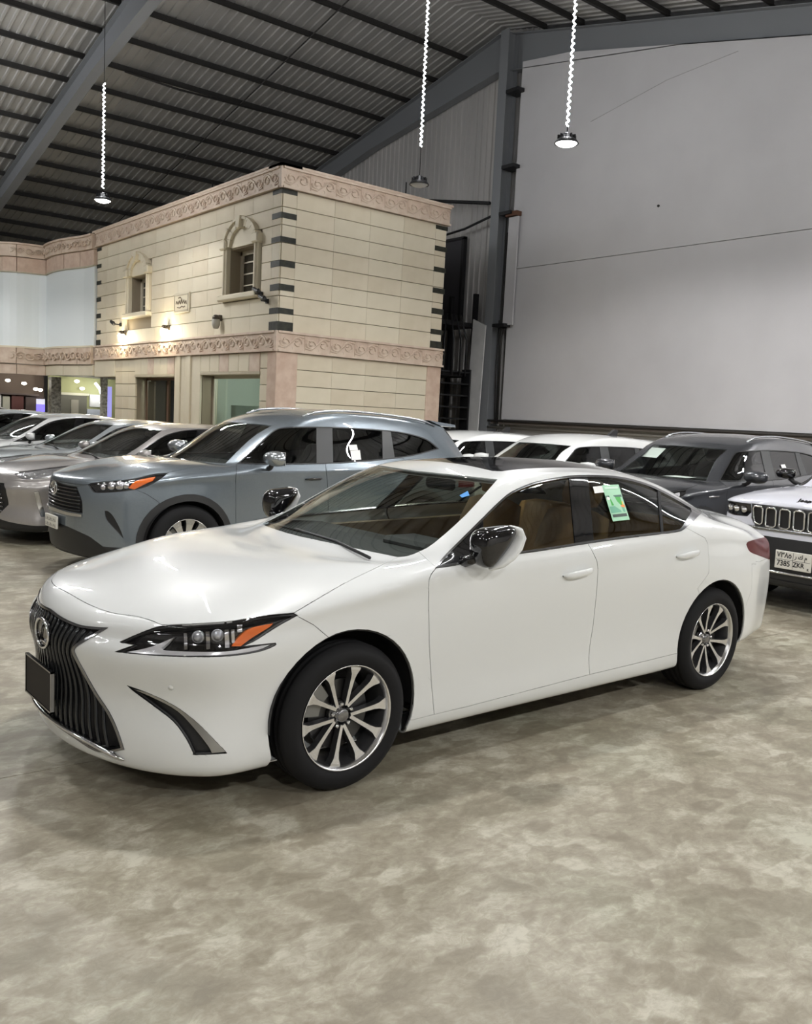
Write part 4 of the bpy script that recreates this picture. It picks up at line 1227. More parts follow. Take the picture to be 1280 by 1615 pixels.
# ------------------------------------------------------------------ hanging lamps
def highbay(loc, top, lit, label, rope=True, rope_gap=.28, rope_top=None, energy=260, glow=150, coil=True):
    t = empty('high_bay_lamp', loc, 0, label, 'lamp', 'high bay lamps hanging from the roof')
    hs = principled('lamp_housing', (.03, .03, .033), .45, .4)
    q = MB(); q.lathe([(.0001, .17), (.05, .17), (.06, .15), (.10, .14), (.11, .07), (.15, .065), (.17, .05), (.205, .0), (.205, -.012), (.185, -.012), (.18, .0), (.0001, .002)], 28, 'z'); q.build('housing', [hs], t)
    q = MB(); q.lathe([(.0001, -.055), (.09, -.048), (.15, -.026), (.178, -.004), (.18, .004)], 28, 'z')
    q.build('diffuser', [principled('diffuser_lit', (1, 1, 1), .4, emit=(1, .985, .95), estr=22) if lit else principled('diffuser_off', (.5, .5, .5), .4)], t)
    for k in range(10):
        a = 2*math.pi*k/10; q = MB(); q.box(.105, .16, -.006, .006, .06, .13); q.xform(Matrix.Rotation(a, 4, 'Z')); q.build('cooling_fin', [hs], t)
    H = top-loc[2]
    q = MB(); q.tube([(0, 0, .17), (0, 0, H)], .008, 6); q.build('suspension_cable', [M_DARKSTEEL], t)
    rt = rope_top-loc[2] if rope_top else H-.4
    if rope:
        q = MB(); pts = []; n = int((rt-rope_gap)/.022) if coil else 1
        for i in range(n+1):
            z = rope_gap+(rt-rope_gap)*i/n; a = i*1.35; r_ = .022 if coil else 0; pts.append((math.cos(a)*r_, math.sin(a)*r_, z))
        q.tube(pts, .011 if coil else .026, 4 if coil else 6); q.build('rope_light', [principled('led_rope_%d' % glow, (1, 1, 1), .4, emit=(.97, .985, 1.0), estr=glow)], t)
    if lit:
        ld = bpy.data.lights.new('high_bay_light', 'SPOT'); ld.spot_size = math.radians(168); ld.spot_blend = .25; ld.shadow_soft_size = .17; ld.energy = energy; ld.color = (1, .99, .975)
        lo = bpy.data.objects.new('high_bay_light', ld); COL.objects.link(lo); lo.parent = t; lo.location = (0, 0, -.09)
    return t

highbay((5.55, 17.45, 6.4), roofz(17.45), True, 'lit hanging lamp with glowing rope light in front of the stone building', rope_top=9.05, energy=170)
highbay((9.53, 10.53, 6.4), roofz(10.53), False, 'unlit dark hanging lamp below a glowing rope light over the stone building', rope_gap=.75, rope_top=10.05)
highbay((9.46, 6.55, 6.4), roofz(6.55), True, 'lit hanging lamp with glowing rope light in front of the white wall', energy=480)
for (x, y_, e, where) in ((1.0, 0.9, 400, 'right over the roof of the white sedan'), (-2.6, 2.5, 80, 'over the floor ahead of the white sedan'), (5.4, -1.5, 110, 'over the nose of the white off-roader'),  # lamps out of view; some are added to brighten the white wall and bays
                          (5.4, 2.5, 240, 'between the blue-grey and the dark grey SUV'), (-2.6, 6.5, 260, 'ahead of the silver-beige car'), (1.4, 6.5, 260, 'over the nose of the silver-beige car'),
                          (9.4, -1.5, 480, 'over the rear of the white off-roader'), (13.4, -1.5, 480, 'added behind the off-roader to brighten the white wall'), (-3.6, -9.5, 740, 'on the near side of the hall, ahead of the sedan'),
                          (1.0, -9.5, 740, 'on the near side of the hall, level with the sedan doors'), (5.9, -9.5, 740, 'on the near side of the hall, level with the sedan tail'), (1.0, 20.5, 380, 'added ahead of the stone building to brighten the showroom bays'),
                          (1.0, 27.0, 480, 'added in front of the curved showroom bays to brighten them'), (11.4, -7.5, 560, 'by the right end of the white wall'), (-8.6, -5.5, 340, 'far ahead of the sedan, on the near side of the hall'),
                          (-8.6, 0.5, 260, 'far ahead of the white sedan'), (-8.6, 6.5, 260, 'far ahead of the blue-grey SUV')):
    highbay((x, y_, 6.4), roofz(y_)-.01, True, 'lit hanging lamp '+where, energy=e, coil=False, rope=y_ > -5, glow=150 if (x > 8 or y_ > 12) else 22)

# ------------------------------------------------------------------ the white sedan
SEDAN_OUTLINES = {}
def build_sedan():
    car = empty('sedan', (0, 0, 0), 0, 'glossy white four-door sedan parked alone in the foreground', 'car')
    PAINT = car_paint('pearl_white_paint', (0.73, 0.745, 0.74), 0.0, 0.30)
    #        c0 (x,z)        c3 (x,w,z)          c4                 c5                 c6 shoulder
    rows = [((-.97, .775), None, None, None, (-.50, .865, .790)),
            ((-.74, .868), (-.66, .42, .862), (-.52, .60, .872), (-.38, .745, .868), (-.25, .880, .835)),
            ((-.36, .945), (-.30, .43, .942), (-.20, .61, .945), (-.10, .75, .930), (0, .898, .880)),
            ((0, .985), (.05, .43, .982), (.12, .61, .980), (.19, .74, .966), (.25, .910, .925)),
            ((.25, 1.008), (.44, .67, .985), (.47, .735, .985), (.49, .81, .988), (.50, .905, .958)),
            ((.66, 1.195), (.80, .615, 1.163), (.92, .735, 1.155), (.95, .815, 1.075), (.98, .905, .985)),
            ((1.08, 1.362), (1.18, .55, 1.345), (1.30, .675, 1.305), (1.33, .785, 1.165), (1.36, .908, 1.005)),
            ((1.55, 1.432), (1.62, .54, 1.392), (1.70, .655, 1.368), (1.72, .780, 1.195), (1.74, .910, 1.02)),
            ((2.05, 1.438), (2.07, .53, 1.392), (2.08, .655, 1.350), (2.10, .780, 1.20), (2.12, .908, 1.038)),
            ((2.50, 1.408), (2.48, .52, 1.345), (2.48, .670, 1.275), (2.50, .785, 1.175), (2.52, .892, 1.055)),
            ((2.92, 1.325), (2.90, .515, 1.250), (2.88, .695, 1.155), (2.90, .785, 1.108), (2.93, .872, 1.055)),
            ((3.30, 1.175), (3.26, .50, 1.115), (3.26, .665, 1.058), (3.27, .755, 1.038), (3.27, .838, 1.01)),
            ((3.66, 1.085), (3.62, .48, 1.055), (3.56, .625, 1.010), (3.52, .72, .985), (3.47, .808, .955)),
            ((3.97, 1.06), None, None, None, (3.66, .765, .905))]
    rails = [[(-.5, .68, .20), (0, .70, .20), (3.66, .62, .25)],
             [(-.5, .80, .158), (.4, .845, .176), (2.5, .855, .188), (3.2, .83, .235), (3.66, .765, .27)],
             [(-.5, .872, .215), (.4, .893, .245), (1.5, .905, .262), (2.4, .908, .268), (2.87, .915, .30), (3.3, .888, .31), (3.66, .795, .34)],
             [(-.5, .862, .35), (0, .908, .38), (.5, .900, .38), (1.5, .903, .40), (2.3, .908, .42), (2.87, .928, .43), (3.3, .902, .44), (3.66, .805, .45)],
             [(-.5, .858, .50), (0, .920, .56), (.5, .913, .58), (1.5, .914, .60), (2.3, .920, .62), (2.87, .935, .62), (3.3, .910, .60), (3.66, .812, .60)],
             [(-.5, .893, .655), (0, .915, .72), (.5, .922, .76), (1.5, .928, .79), (2.3, .930, .82), (2.87, .930, .82), (3.3, .898, .78), (3.66, .812, .74)],
             [(-.5, .870, .735), (0, .908, .815), (.5, .920, .875), (1.5, .928, .905), (2.3, .922, .94), (2.87, .902, .955), (3.3, .866, .915), (3.66, .795, .845)]]
    front = [(-.80, .20, 2.0, .55), (-.955, .165, 2.0, .55), (-1.0, .215, 2.0, .55), (-1.012, .33, 2.0, .55), (-1.006, .47, 1.95, .58),
             (-1.026, .63, 2.05, .51), (-1.0, .70, 1.9, .58), (-.965, .775, 1.8, .62)]
    rear = [(3.85, .25, 2.4, .5), (3.93, .27, 2.4, .5), (3.97, .34, 2.4, .5), (3.99, .45, 2.4, .5), (4.0, .60, 2.4, .5),
            (3.975, .76, 2.4, .5), (3.985, .92, 2.4, .5), (3.97, 1.055, 2.4, .5)]
    B = Body(body_surface(rows, rails, front, rear))
    # ---- outlines, measured on the photograph and laid onto the surface
    left = lambda c: c.y < 0
    DLO = curve2([(686.6, 896, 1), (735, 889), (794, 877), (860, 867.5), (926.7, 857), (980, 849.5), (1027, 844), (1064, 839.5), (1079, 833.7), (1106, 809, 1),
                  (1079, 792.7), (1051, 777.4), (1023, 764.5), (990, 755), (957, 750.5), (910, 750), (875, 754), (840, 761.5), (806, 776), (785, 793), (761.6, 816), (730, 847.5), (699, 879)])
    DLI = inset2(DLO, 3.2)
    WS = curve2([(784, 756, 1), (735, 811), (684, 856.5), (660, 870), (643, 876.5), (628, 878.5, 1), (568, 866), (497, 851), (430, 836, 1), (500, 744, 1), (620, 740.5), (690, 746)])
    LAMP = curve2([(189, 1012, 1), (215, 1000.5), (243, 989.7), (260, 986.5), (300, 984), (356, 980.5), (386, 976), (426, 970), (463, 967, 1), (469, 970.5, 1), (438, 988), (403, 1010), (383, 1019.5, 1),
                   (434.5, 1014, 1), (433, 1018.5), (405, 1028.6), (349, 1035.6), (274, 1035.5), (215, 1031.6), (181, 1028, 1), (211, 1017, 1), (192, 1014)], 4)
    AMB = curve2([(366, 1018.5, 1), (377, 1006.5), (396, 992), (414, 986.5), (433, 983.5, 1), (424, 991.6), (396, 1008), (381, 1018.5, 1)], 3)
    DRL = curve2([(197, 1027.5, 1), (236, 1018.5), (272, 1006, 1), (253, 1020.5, 1), (262, 1024.5), (310, 1026.7), (358, 1027), (391, 1022), (430, 1015.5, 1), (405, 1026), (349, 1033), (274, 1032.5), (215, 1029.5)], 3)
    CELL = [[(a, b0), (a+w, b0-.5), (a+w+1.5, b1-.4), (a+1.5, b1)] for a, w, b0, b1 in ((288, 5, 997, 1023), (323.5, 6, 994, 1023), (354, 7, 991, 1021), (365, 5, 991, 1014), (374, 8, 983, 998))]
    GR = curve2([(40, 935, 1), (68, 950), (82, 962), (97, 973), (113, 981), (129, 986.5), (150, 989), (170, 990, 1), (153, 1001), (135, 1011), (119, 1022), (120, 1033), (135.6, 1062.5), (154, 1095), (173, 1124), (186, 1152.5), (195.8, 1182, 1),
                 (172, 1186), (149.7, 1183.5), (120, 1165), (79, 1135), (40, 1086), (0, 1040, 1)])
    GRI = [(170, 1174) if abs(p[0]-195.8) < .1 else p for p in inset2(GR, 3.4)]
    FOG = curve2([(200, 1081, 1), (231, 1092), (261, 1105.5), (285.6, 1120), (312, 1141), (334.4, 1163.6), (355.5, 1185.5), (351, 1188.5), (308, 1190.5), (304.3, 1187), (293.8, 1165.6), (273.4, 1138), (241, 1112.8), (212, 1091.5)])
    FOGC = curve2([(212, 1087, 1), (231, 1092), (261, 1105.5), (285.6, 1120), (312, 1141), (334.4, 1163.6), (355.5, 1185.5, 1), (334, 1187.5, 1), (328, 1176), (306, 1148), (281, 1122), (250, 1104)], 3)
    TAIL = curve2([(1176.5, 859, 1), (1180, 854), (1200, 848.5, 1), (1209, 851.5), (1216, 856), (1222, 868, 1), (1222, 886, 1), (1197, 876.6), (1182, 870)], 3)
    HOODL = curve2([(60, 890, 1), (95, 926.6), (114, 939), (137, 952), (160.6, 961.7), (184, 968), (215, 972), (236, 978), (255, 985.5, 1), (300, 984, 1), (356, 980.5, 1), (463, 967, 1), (500, 945), (545, 919), (590, 897), (629, 878, 1),
                    (568, 865), (497, 850), (425, 834, 1), (360, 780, 1)])
    BUMP = [(0, 880), (60, 880)]+[p for p in HOODL if p[0] < 300 and p[1] > 900]+[(463, 967), (469, 972), (495, 986), (517, 1004.5), (548, 1028), (560, 1040), (560, 1260), (0, 1300)]
    FEND = [(450, 975), (463, 967)]+[p for p in HOODL if 463 < p[0] < 630 and p[1] > 877 and p[1] < 966]+[(629, 878), (643, 876.5), (660, 870), (688, 895), (680, 905), (676, 915), (675.6, 930), (675.6, 960), (676.7, 1018), (680, 1077), (684.4, 1127), (650, 1135.5), (600, 1140), (560, 1040), (548, 1028), (517, 1004.5), (495, 986), (469, 972)]
    GAPB = [(926.7, 857), (934, 870), (940.8, 884), (942.6, 898), (940.6, 932.5), (935, 985.6), (929.5, 1020), (928, 1040), (929.6, 1064)]
    DOOR1 = [(688, 895), (680, 905), (676, 915), (675.6, 930), (675.6, 960), (676.7, 1018), (680, 1077), (684.4, 1127), (736.7, 1114.5), (807, 1096), (929.6, 1064)]+GAPB[::-1]+[(900, 800), (760, 830)]
    DOOR2 = GAPB+[(990, 1049.5), (1057, 1033), (1080, 1027), (1110, 960), (1100, 928), (1117, 905), (1121, 886), (1118, 862), (1111, 848), (1083, 833), (1060, 800), (950, 790)]
    SEDAN_OUTLINES.update(DLO=DLO, WS=WS, HOOD=HOODL, BUMP=BUMP, FEND=FEND, DOOR1=DOOR1, DOOR2=DOOR2, SURF=(rows, rails, front, rear))
    B.region('arch', arch_poly(.0, .347, .385), 'side', left)
    B.region('arch', arch_poly(2.87, .347, .385), 'side', left)
    B.region('trim', DLO, 'px', left)
    B.region('sail', [(600, 950), (600, 750), (762, 750), (762, 950)], 'px', left, only='trim')
    B.region('glass1', DLI, 'px', left, only='trim')
    B.region('sailin', DLI, 'px', left, cut=False, only='sail')
    B.region('pillar', [(896, 740), (926, 740), (938, 870), (908, 870)], 'px', left, only='glass1')
    B.region('glass2', [(926, 740), (1036, 740), (1049, 870), (938, 870)], 'px', left, only='glass1')
    B.region('divider', [(1034, 740), (1038, 740), (1048.5, 870), (1044.5, 870)], 'px', left, only='glass1')
    B.region('divider', [(1034, 740), (1038, 740), (1048.5, 870), (1044.5, 870)], 'px', left, cut=False, only='glass2')
    B.region('glass3', [(1038, 740), (1075, 740), (1090, 808), (1062, 850), (1048.5, 870)], 'px', left, only='glass1')
    B.region('fin', [(1075, 740), (1140, 740), (1140, 870), (1048.5, 870), (1062, 850), (1090, 808)], 'px', left, cut=False, only='glass1')
    B.region('screen', WS, 'px', left)
    B.region('sunroof', [(1.30, 0), (2.28, 0), (2.28, .40), (2.24, .44), (1.34, .44), (1.30, .40)], 'top', lambda c: c.z > 1.3)
    B.region('backlight', [(2.62, 0), (3.34, 0), (3.25, .40), (3.13, .52), (2.64, .44)], 'top', lambda c: c.z > 1.0)
    B.region('lamp', LAMP, 'px', left)
    B.region('grille_frame', GR, 'px', lambda c: c.x < -.7)
    B.region('grille', GRI, 'px', lambda c: c.x < -.7, only='grille_frame')
    B.region('fog', FOG, 'px', left)
    B.region('fogtrim', FOGC, 'px', left, only='fog')
    B.region('tail', TAIL, 'px', lambda c: c.x > 3)
    B.rest('tail', lambda c: c.x > 3.7 and .80 < c.z < .93 and -c.y > .28)
    B.region('hood', HOODL, 'px', lambda c: c.x < .6)
    B.region('bumper', BUMP, 'px', lambda c: c.x < .1)
    B.region('fender', FEND, 'px', lambda c: c.x < .6)
    B.region('door1', DOOR1, 'px', lambda c: .3 < c.x < 1.8 and c.z < 1.1)
    B.region('door2', DOOR2, 'px', lambda c: 1.5 < c.x < 2.75 and c.z < 1.15)
    B.region('rear_bumper', [(3.05, -.1), (4.2, -.1), (4.2, .80), (3.48, .80), (3.42, .79), (3.25, .55)], 'side', lambda c: c.x > 3)
    B.rest('rear_bumper', lambda c: c.x > 3.3 and c.z < .80)
    B.region('boot', [(3.36, 0), (4.2, 0), (4.2, .66), (3.62, .66), (3.36, .56)], 'top', lambda c: c.z > .9)
    B.rest('boot', lambda c: c.x > 3.85 and -c.y < .68)
    B.rest('floorpan', lambda c: c.z < .21 and -c.y < .80 and -.85 < c.x < 3.9 and False)
    B.rest('side', lambda c: True)
    pm = [PAINT, BLACK]
    B.mid_part('hood', 'hood', pm, car, gap=.0025)
    fb = B.mid_part('front_bumper', 'bumper', pm, car, gap=.0012)
    B.side_parts('fender', 'fender', pm, car, gap=.0015)
    d1 = B.side_parts('front_door', 'door1', pm, car, gap=.0022)
    d2 = B.side_parts('rear_door', 'door2', pm, car, gap=.0022)
    B.mid_part('body_shell', 'side', pm, car, gap=.0006)
    B.mid_part('rear_bumper', 'rear_bumper', pm, car, gap=.0012)
    B.mid_part('boot_lid', 'boot', pm, car, gap=.002)
    ws = B.mid_part('windscreen', 'screen', [GLASS_FRONT], car, lift=-.004, rim=False)
    B.mid_part('rear_window', 'backlight', [GLASS_DARK], car, lift=-.004, rim=False)
    sr = B.mid_part('sunroof', 'sunroof', [BLACK_GLOSS, BLACK], car, gap=.006, lift=-.002)
    # windows belong to their doors
    for name, reg, mat, par in (('window', 'glass1', GLASS_SIDE, d1), ('window', 'glass2', GLASS_DARK2, d2), ('quarter_window', 'glass3', GLASS_DARK2, None)):
        ob = B.side_parts(name, reg, [mat], car, lift=-.006, rim=False, whole=True)
        if par:
            for o, p in zip(ob, par): o.parent = p
    for o, p in zip(B.side_parts('mirror_sail', ['sailin'], [BLACK_GLOSS], car, lift=-.001, flange=False), d1): o.parent = p
    for o, p in zip(B.side_parts('pillar_trim', ['pillar'], [BLACK_GLOSS], car, lift=-.001, flange=False), d1): o.parent = p
    for o, p in zip(B.side_parts('window_divider', ['divider'], [RUBBER], car, lift=.001, flange=False, whole=True), d2): o.parent = p
    B.side_parts('window_trim', ['trim', 'sail'], [CHROME_DARK], car, lift=.004, depth=.014, flange=False)
    B.side_parts('pillar_fin', ['fin'], [CHROME_DARK], car, lift=.003, flange=False, whole=True)
    # head lamps
    hl = B.side_parts('headlight', 'lamp', [BLACK_GLOSS], car, lift=-.030, rim=False)
    lens = B.side_parts('lens', 'lamp', [GLASS_CLEAR], car, lift=-.001, rim=False)
    for o, p in zip(lens, hl): o.parent = p
    rimp = B.side_parts('bezel', 'lamp', [BLACK], car, lift=-.001, depth=.03, flange=False)
    for o, p in zip(rimp, hl):
        o.parent = p; bm = bmesh.new(); bm.from_mesh(o.data)
        bmesh.ops.delete(bm, geom=[f for f in bm.faces if f.index < len(lens[0].data.polygons)], context='FACES'); bm.to_mesh(o.data); bm.free()
    for nm, pl, mt, lf in (('daytime_strip', DRL, LAMP_GREY, -.010), ('indicator', AMB, AMBER, -.012)):
        B.region(nm, pl, 'px', left, only='lamp')
        for o, p in zip(B.side_parts(nm, nm, [mt], car, lift=lf, depth=.015, flange=False), hl): o.parent = p
    for k, pl in enumerate(CELL):
        B.region('cell%d' % k, pl, 'px', left, only='lamp')
        for o, p in zip(B.side_parts('reflector', 'cell%d' % k, [LAMP_SILVER], car, lift=-.010, depth=.012, flange=False), hl): o.parent = p
    for (u, v) in ((309, 1007), (343, 1004.5)):
        c = B.hit_px(u, v)
        if c:
            n = B.normal_at(c)
            for sd, p in ((1, hl[0]), (-1, hl[1])):
                m = MB(); m.lathe([(.0001, .022), (.008, .020), (.014, .014), (.018, .004), (.022, 0), (.025, 0), (.026, -.012)], 18, 'z')
                nn = Vector((n.x, n.y*sd, n.z)); cc = Vector((c.x, c.y*sd, c.z))-nn*.026
                m.xform(Matrix.Translation(cc) @ nn.to_track_quat('Z', 'Y').to_matrix().to_4x4())
                m.build('projector', [principled('projector_glass', (.55, .57, .60), .05, .6, 1)], p)
    # grille
    g = B.mid_part('grille', 'grille', [BLACK], car, lift=-.035, rim=False)
    gf = B.mid_part('grille_frame', 'grille_frame', [CHROME_DARK], car, lift=.004, depth=.03, flange=False); gf.parent = g
    nb = 11
    for sgn in (-1, 1):
        for j in range(nb):
            wj = .026+.046*j
            path = []; runs = []
            for z in np.linspace(.76, .17, 50):
                fz = 1+(1.35*(z-.60) if z > .60 else .62*(.60-z)**.9)
                w = wj*fz*(.80 if True else 1)
                loc, n, i, d = B.bvh.ray_cast(Vector((-2, -w, z)), Vector((1, 0, 0)))
                ok = loc is not None and inside(px_proj(loc, (0, 0, 0)), GRI)
                if ok: path.append((loc.x+.006, sgn*w, loc.z))
                else:
                    if len(path) > 3: runs.append(path)
                    path = []
            if len(path) > 3: runs.append(path)
            for pth in runs:
                m = MB(); m.tube(pth[::2] if len(pth) > 8 else pth, .0095, 6, up=(1, 0, 0), flat=.8); m.build('grille_bar', [principled('grille_bar_black', (.025, .027, .03), .22, .4, .5)], g)
    # chrome blade under the grille
    pth = []
    for w in np.linspace(-.57, .57, 31):
        loc, n, i, d = B.bvh.ray_cast(Vector((-2, w, .262-.05*abs(w/.57)**3)), Vector((1, 0, 0)))
        if loc: pth.append((loc.x-.006, w, loc.z))
    m = MB(); m.tube(pth, [.004]+[.013]*(len(pth)-2)+[.004], 8, up=(0, 0, 1), flat=.8); m.build('lower_blade', [CHROME], g)
    # emblem: an L inside an oval ring
    ec = Vector((-1.026, 0, .635)); m = MB()
    ring = [ec+Vector((-.004, math.cos(a)*.088, math.sin(a)*.064)) for a in np.linspace(0, 2*math.pi, 40, endpoint=False)]
    m.tube(ring, .0065, 8, closed=True, up=(1, 0, 0))
    m.tube([ec+Vector((-.004, -.018, .056)), ec+Vector((-.004, .030, -.030)), ec+Vector((-.004, -.075, -.030))], .0065, 8)
    em = m.build('emblem', [CHROME], g)
    m = MB(); m.lathe([(.0001, 0), (1, 0), (1.0, .01)], 40, 'x', smooth=False)
    m.xform(Matrix.Translation(ec) @ Matrix.Diagonal((1, .088, .064, 1))); m.build('emblem_base', [BLACK_GLOSS], g)
    # plate
    m = MB(); m.bbox(-1.045, -1.030, -.18, .18, .325, .50, .004); pl = m.build('number_plate', [principled('plate_black', (.028, .024, .021), .65, spec=.2)], car)
    m = MB()
    for a, b, c_, d in ((-.184, .184, .497, .504), (-.184, .184, .321, .328), (-.184, -.177, .321, .504), (.177, .184, .321, .504)): m.box(-1.049, -1.034, a, b, c_, d)
    m.build('plate_frame', [CHROME_DARK], pl)
    m = MB(); m.bbox(-1.035, -.97, -.10, .10, .35, .46, .005); m.build('plate_bracket', [BLACK], pl)
    # fog trims
    for o in B.side_parts('bumper_vent', 'fog', [BLACK], car, lift=-.022, rim=False): pass
    fv = B.side_parts('vent_wall', 'fog', [BLACK], car, lift=-.0, depth=.024, flange=False)
    for o in fv:
        bm = bmesh.new(); bm.from_mesh(o.data); n = len([1 for f in B.bm.faces if B.regions[f[B.lay]-1] == 'fog']); bm.faces.ensure_lookup_table()
        bmesh.ops.delete(bm, geom=[f for f in bm.faces if f.index < n], context='FACES'); bm.to_mesh(o.data); bm.free()
    B.side_parts('vent_blade', 'fogtrim', [principled('satin_chrome', (.42, .42, .41), .32, 1.0)], car, lift=.002, depth=.02, flange=False)
    # tail lamps
    B.side_parts('tail_light', 'tail', [RED_LENS, BLACK], car, gap=.001, lift=.001)
    # door handles
    for (u, v), dr in (((910, 903), d1), ((1083, 873.5), d2)):
        c = B.hit_px(u, v)
        for sd, p in ((1, dr[0]), (-1, dr[1])):
            m = MB(); vs = []
            L_ = .118; pr = []
            for t in np.linspace(-1, 1, 17):
                x = t*L_; hh = .0165*(1-abs(t)**3.2)**.6+.003; out = .030*(1-abs(t)**4)+.002
                pr.append((c.x+x, c.y*sd-sd*out+ .0, c.z+.010*t, hh))
            n = 10
            for (x, y, z, h) in pr:
                for k in range(n):
                    a = 2*math.pi*k/n; vs.append((x, y+math.sin(a)*.010, z+math.cos(a)*h))
            fs = [(i*n+k, i*n+(k+1) % n, (i+1)*n+(k+1) % n, (i+1)*n+k) for i in range(len(pr)-1) for k in range(n)]
            m.add(vs, fs, 0, True); m.build('door_handle', [PAINT], p)
            m = MB(); m.lathe([(.0001, 0), (1, 0), (1.05, .0)], 24, 'y', smooth=True)
    # wing mirrors: a dark shell with a white crescent on its outer rear edge
    def at_y(u, v, y):
        d = px_ray(u, v); t = (y-CAM_C.y)/d.y; return CAM_C+d*t
    OUT = [at_y(u, v, -1.0) for u, v in curve2([(753, 872), (755, 850), (764, 836), (784, 830.5), (805, 828), (809, 836), (800, 856), (786, 876), (768, 896), (757, 891)], 3)]
    CRE = [at_y(u, v, -1.0) for u, v in ((800, 828.5), (808, 834), (810, 845), (803, 860), (791, 876), (779, 889), (768, 897))]
    cx = sum(p.x for p in OUT)/len(OUT); cz = sum(p.z for p in OUT)/len(OUT)
    for sd, p in ((1, d1[0]), (-1, d1[1])):
        m = MB(); n = len(OUT); vs = []; lay = [(-.905, .55), (-.92, .80), (-.945, .93), (-.98, .97), (-1.01, .97), (-1.035, .90), (-1.05, .72), (-1.058, .4)]
        for y, k in lay:
            for q in OUT: vs.append((cx+(q.x-cx)*k, y*sd, cz+(q.z-cz)*k))
        fs = [(i*n+k, i*n+(k+1) % n, (i+1)*n+(k+1) % n, (i+1)*n+k) for i in range(len(lay)-1) for k in range(n)]+[tuple(range(n)), tuple(range((len(lay)-1)*n, len(lay)*n))]
        m.add(vs, fs, 0, True); mo = m.build('wing_mirror', [BLACK_GLOSS], p)
        m = MB(); m.tube([(q.x+.004, -1.015*sd, q.z-.002) for q in CRE], [.005, .021, .027, .030, .029, .021, .005], 12, up=(0, 1, 0), flat=2.3)
        m.build('mirror_cap', [PAINT], mo)
        m = MB(); m.tube([(.66, -.885*sd, .985), (.67, -.93*sd, 1.0), (.70, -.96*sd, 1.03)], [.03, .026, .03], 10); m.build('mirror_stalk', [BLACK_GLOSS], mo)
    # wheels
    for x in (0, 2.87):
        for sd in (-1, 1):
            make_wheel(car, (x, sd*.800, .334), .334, .2395, .235, 'v10', 60 if x == 0 else 42, sd)
    # wheel wells and underside
    for x in (0, 2.87):
        for sd in (-1, 1):
            well(car, x, .347, .386, sd*.895, sd*.62)
    m = MB(); m.box(-.80, 3.75, -.62, .62, .19, .26); m.build('underbody', [BLACK], car)
    m = MB(); m.prism([(.42, .26), (2.45, .26), (2.45, .90), (1.5, .92), (.42, .90)], -.86, -.80, 'y'); 
    for sd in (-1, 1):
        m = MB(); m.prism([(.46, .26), (2.50, .26), (2.50, .97), (1.5, .95), (.46, .93)], sd*.80, sd*.865, 'y'); m.build('door_card', [principled('door_card', (.20, .15, .10), .7)], car)
    # cabin
    make_cabin(car, .72, .95, .80, 3.1, 1.40, LEATHER_TAN, dash_z=.985, floor=.22)
    # roof lining just under the roof skin
    pc = B.piece(['side', 'sunroof'], lift=-.03, rim=False)
    co, fs, ms, ln = pc
    keep = [i for i, f in enumerate(fs) if min(co[k].z for k in f) > 1.16 and 1.0 < co[f[0]].x < 3.0]
    pc2 = (co, [fs[i] for i in keep], [0]*len(keep), [ln[i] for i in keep])
    link('headliner', B.to_mesh('headliner', pc2, [CABIN_GREY], 'both'), car)
    m = MB(); m.prism([(2.75, .55), (3.3, .55), (3.3, 1.0), (2.8, .98)], -.75, .75, 'y'); m.build('parcel_shelf', [CABIN_BLACK], car)
    # wipers and cowl
    m = MB(); m.tube([(.30, -.62, .985), (.32, -.3, 1.02), (.33, .1, 1.03)], .008, 6); m.build('wiper', [BLACK], car)
    m = MB(); m.tube([(.34, .0, 1.02), (.38, .35, 1.015), (.46, .60, .995)], .008, 6); m.build('wiper', [BLACK], car)
    # stickers
    def sticker(name, quad, mats, par, lift=.004):
        P = [B.hit_px(*q) for q in quad]
        n = B.normal_at(P[0]); P = [p+n*lift for p in P]
        m = MB(); m.add(P, [(0, 1, 2, 3)]); return m.build(name, mats, par, fix=False), P
    st, P = sticker('energy_label', [(948, 766), (974, 764.5), (992, 820), (965.5, 823)], [principled('label_green', (.32, .60, .40), .6)], d2[0])
    def sub(u0, v0, u1, v1, mt, name):
        def b(u, v): return P[0]*(1-u)*(1-v)+P[1]*u*(1-v)+P[2]*u*v+P[3]*(1-u)*v
        n = B.normal_at(P[0]); m = MB(); m.add([b(u0, v0)+n*.0015, b(u1, v0)+n*.0015, b(u1, v1)+n*.0015, b(u0, v1)+n*.0015], [(0, 1, 2, 3)]); m.build(name, [mt], st, fix=False)
    sub(.02, .30, .95, .36, principled('label_dark', (.02, .10, .06), .6), 'label_print')
    sub(.20, .33, .85, .58, principled('label_bright_green', (.02, .35, .03), .6), 'label_print')
    sub(.45, .48, .9, .58, principled('label_yellow', (.75, .55, .05), .6), 'label_print')
    sub(.55, .58, .95, .66, principled('label_orange', (.8, .22, .03), .6), 'label_print')
    sub(.05, .60, .9, .78, principled('label_mid_green', (.10, .35, .22), .6), 'label_print')
    sub(.08, .82, .92, .90, principled('label_black', (.01, .03, .02), .6), 'label_print')
    sub(.05, .32, .30, .42, PAPER, 'label_print')
    sub(.08, .34, .26, .40, INK, 'label_print')
    sub(.1, .06, .9, .12, principled('label_pale', (.55, .75, .62), .6), 'label_print')
    sticker('window_paper', [(934, 768), (949, 766.5), (952, 777), (937, 778.5)], [PAPER], d2[0], .003)
    # blue tag on the windscreen
    P = [B.hit_px(*q)+Vector((-.004, 0, .006)) for q in ((725, 783), (738, 776), (741, 783), (729, 786.5))]
    m = MB(); m.add(P, [(0, 1, 2, 3)]); m.build('windscreen_tag', [principled('tag_blue', (.02, .25, .65), .5)], ws, fix=False)
    c = B.hit_px(269, 1085); n = B.normal_at(c)
